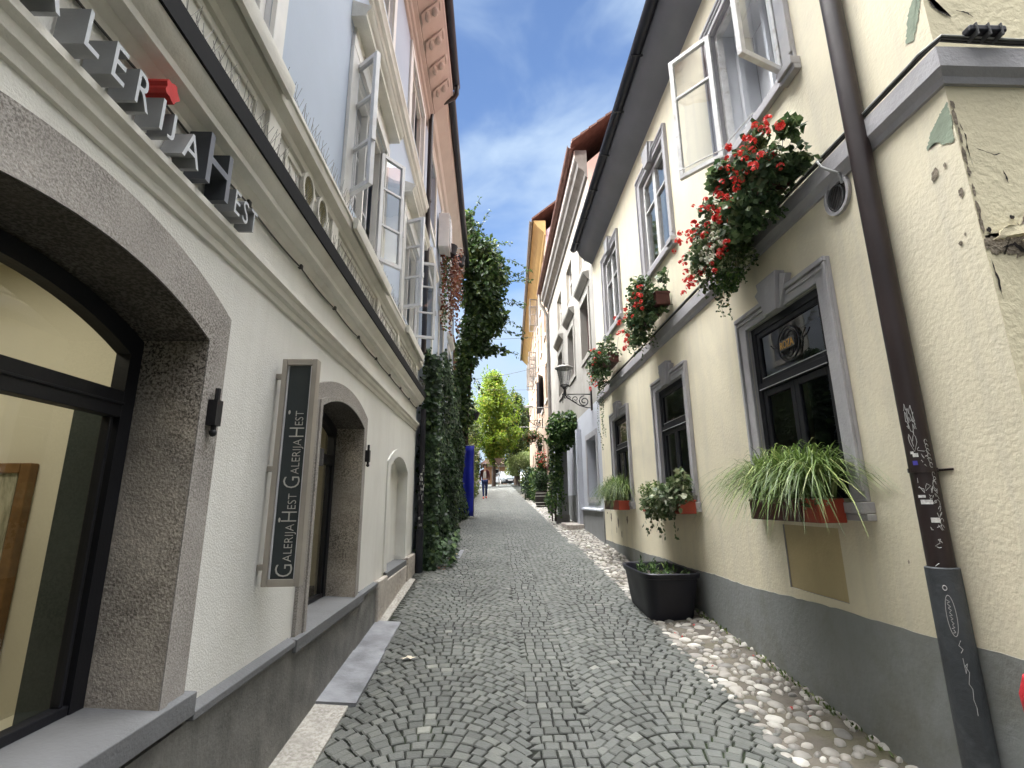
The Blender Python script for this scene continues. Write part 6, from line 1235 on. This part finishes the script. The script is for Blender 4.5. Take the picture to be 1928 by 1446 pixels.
def tree(label, x, y, zc0, zc1, rad, n, mat, size, trunk=.16, egg=.42, group='trees at the end of the lane'):
    t = thing('broadleaf_tree', label, 'tree', (x, y, ground(y)), group); mb = MB(); g = ground(y); H_ = zc1 - zc0; cl = []
    for k in range(46):
        q = (k + .5) / 46; r = rad * (math.sin(math.pi * min(1, q ** .75 * .98 + .02)) ** .7) * .80 + .1; a = k * 2.4; rr = r * rnd(.25, 1.0)
        cl.append(((x + rr * math.cos(a), y + rr * math.sin(a), zc0 + H_ * q), (rad * rnd(.22, .36), rad * rnd(.22, .36), H_ * rnd(.07, .13)), n // 46))
    scatter(mb, cl, size, .62, up=.4, shellp=.5)
    for k in range(30):                                       # upright shoots break the outline
        a = rnd(0, 6.28); q = rnd(.3, .98); r = rad * math.sin(math.pi * q ** .75) ** .7 * .9; p = Vector((x + r * math.cos(a), y + r * math.sin(a), zc0 + H_ * q))
        for j in range(14): p = p + Vector((math.cos(a) * .03, math.sin(a) * .03, .075)); mb.leaf(tuple(p), rdir() + Vector((0, 0, .8)), rdir(), size, .6)
    mb.build('crown', mat, t, recalc=False); mb = MB(); mb.tube([(x, y, g - .1), (x + .03, y, g + 1.2), (x - .03, y, zc0 + .4), (x, y, zc0 + H_ * .6)], [trunk * 1.2, trunk, trunk * .8, .03], 9)
    for k in range(7): a = k * 2.4; z = zc0 + H_ * (.02 + .07 * k); mb.tube([(x, y, z - .3), (x + rad * .35 * math.cos(a), y + rad * .35 * math.sin(a), z + .35), (x + rad * .65 * math.cos(a), y + rad * .65 * math.sin(a), z + 1.0)], [trunk * .5, trunk * .3, .015], 6)
    mb.build('trunk', m_bark, t, smooth=True); return t
random.seed(31)
t = far_house('long pale house added behind the hedge on the left to shade the lane', -9, -2.45, 16.2, 36, 1.0, 9.6, 11.4, m_lpeach)  # added house, keeps direct sun off the far paving
tree('tall yellow-green tree in the middle of the lane end, tallest of the trees', .0, 43, 5.3, 12.4, 2.3, 21000, m_tree, .21)
tree('darker green tree to the right behind the tall yellow-green tree', 2.0, 46, 5.0, 11.2, 1.9, 9000, m_tree2, .22)
tree('dark tree half hidden by the hedge on the left of the tall yellow-green tree', -2.6, 40, 4.0, 9.6, 1.7, 6000, m_tree2, .20)
tree('sunlit pale tree farthest right against the orange house', 4.0, 52, 5.5, 11.5, 1.8, 4500, m_tree, .24)
shrub('dark_bush', 'dark green bush between the hedge and the walking woman at the lane end', (-1.75, 41.5, 4.3), (.85, .8, 1.7), 2600, m_tree2, .16)
t = thing('willow_bush', 'pale feathery bush above the parked cars at the lane end', 'bush', (2.2, 44, 3.0)); mb = MB(); cl = [((2.2 + rnd(-.9, .9), 44 + rnd(-.8, .8), 5.0 + rnd(-.7, .8)), (.6, .6, .5), 330) for k in range(12)]; scatter(mb, cl, .2, .35, droop=1.2)
mb.build('foliage', m_willow, t, recalc=False); mb = MB()
for k in range(4): mb.tube([(2.2, 44, ground(44) - .1), (2.2 + rnd(-.4, .4), 44 + rnd(-.3, .3), 4.3), (2.2 + rnd(-1, 1), 44, 5.4)], [.07, .05, .02], 6)
mb.build('trunk', m_bark, t)
far_house('tall orange house with a red hipped roof behind the trees at the left', -13, -1.9, 60, 68, 3.2, 12.6, 15.0, m_peach)
far_house('low orange house behind the tree trunk at the end of the lane', -1.3, 1.8, 66, 72, 3.2, 6.4, 8.4, M('bright_orange_wall', (.60, .36, .22), .9, .1, 3, .1))
def car(label, x, y, col, yaw=0.0):
    z = ground(y); t = thing('parked_car', label, 'car', (x, y, z), 'cars parked at the end of the lane'); ca, sa = math.cos(yaw), math.sin(yaw)
    T = lambda a, b, c: (x + a * ca - b * sa, y + a * sa + b * ca, z + c)
    secs = [(-2.0, .30, .62, .70), (-1.92, .24, .74, .80), (-1.1, .22, .88, .86), (-.95, .22, .92, .87), (.9, .22, .94, .87), (1.75, .24, .92, .84), (1.98, .30, .80, .76)]
    mb = MB(T); vs = []; n = 8
    for yy, zb, zt_, hw in secs: vs += [(-hw * .9, yy, zb), (hw * .9, yy, zb), (hw, yy, zb + .12), (hw, yy, zt_ - .22), (hw * .93, yy, zt_), (-hw * .93, yy, zt_), (-hw, yy, zt_ - .22), (-hw, yy, zb + .12)]
    mb.add(vs, [(i * n + k, i * n + (k + 1) % n, (i + 1) * n + (k + 1) % n, (i + 1) * n + k) for i in range(len(secs) - 1) for k in range(n)] + [tuple(range(n)), tuple(range(6 * n, 7 * n))]); 
    rs = [(-.55, 1.42, .60), (.75, 1.46, .62), (1.35, 1.36, .58)]; mb.add([(s * w, yy, zz) for yy, zz, w in rs for s in (-1, 1)] + [(s * (w - .02), yy, zz - .06) for yy, zz, w in rs for s in (-1, 1)], [(0, 1, 3, 2), (2, 3, 5, 4), (6, 8, 9, 7), (8, 10, 11, 9), (0, 2, 8, 6), (2, 4, 10, 8), (1, 7, 9, 3), (3, 9, 11, 5), (0, 6, 7, 1), (4, 5, 11, 10)])
    for s in (-1, 1): mb.tube([(s * .80, -1.05, .90), (s * .59, -.55, 1.40)], .035, 5); mb.tube([(s * .80, 1.75, .92), (s * .58, 1.35, 1.34)], .05, 5); mb.tube([(s * .81, .2, .92), (s * .61, .2, 1.42)], .035, 5)
    b = mb.build('body', col, t, smooth=True, auto=35)
    mb = MB(T); mb.add([(-.78, -1.05, .90), (.78, -1.05, .90), (.57, -.56, 1.39), (-.57, -.56, 1.39)], [(0, 1, 2, 3)]); mb.build('windscreen', m_glassd, t)
    mb = MB(T)
    for s in (-1, 1): mb.add([(s * .815, -1.0, .92), (s * .815, 1.7, .93), (s * .575, 1.33, 1.34), (s * .60, -.55, 1.38)], [(0, 1, 2, 3)])
    mb.build('side_windows', m_glassd, t); mb = MB(T); mb.add([(-.78, 1.76, .93), (.78, 1.76, .93), (.56, 1.36, 1.33), (-.56, 1.36, 1.33)], [(0, 1, 2, 3)]); mb.build('rear_window', m_glassd, t); mb = MB(T); mb.box(-.75, .75, -.9, 1.6, .5, .9); mb.build('cabin', m_dark, t)
    for s in (-1, 1): mb = MB(T); mb.ext([(s * .40, -2.005, .60), (s * .68, -1.96, .62), (s * .70, -1.94, .74), (s * .42, -1.975, .70)], (0, -.02, 0)); mb.build('headlight', m_winframe, t)
    mb = MB(T); mb.box(-.52, .52, -2.03, -1.97, .34, .50); mb.build('grille', m_black, t); mb = MB(T); mb.box(-.26, .26, -2.045, -2.031, .40, .50); mb.build('number_plate', m_winframe, t)
    for s in (-1, 1):
        for yy in (-1.3, 1.25):
            mb = MB(T); mb.tube([(s * .66, yy, .31), (s * .865, yy, .31)], .31, 16); w = mb.build('wheel', m_black, t, smooth=True); mb = MB(T); mb.tube([(s * .86, yy, .31), (s * .875, yy, .31)], .2, 14); mb.build('rim', m_silver, w)
    for s in (-1, 1): mb = MB(T); mb.ell((s * .93, -.85, .98), (.09, .05, .07), 8, 5); mb.build('mirror', col, t)
car('silver-blue parked car facing down the lane', 1.3, 54.0, M('silver_car_paint', (.20, .225, .25), .3, .03, 1, 0, metal=.3), R(12))
car('white parked car half hidden by the shrubs at the right', 3.3, 55.0, M('white_car_paint', (.50, .51, .52), .3, .03, 1, 0), R(-8))
t = thing('traffic_sign', 'back of a triangular traffic sign on a pole before the low orange house', 'sign', (.42, 42, ground(42))); mb = MB(); mb.tube([(.42, 42, ground(42) - .1), (.42, 42, 5.1)], .03, 8); mb.build('pole', m_zinc, t); mb = MB(); mb.ext([(.05, 41.96, 5.15), (.79, 41.96, 5.15), (.42, 41.96, 4.5)], (0, .02, 0)); mb.build('plate', M('sign_back', (.16, .11, .09), .6, .1, 5, 0), t, bevel=.01)
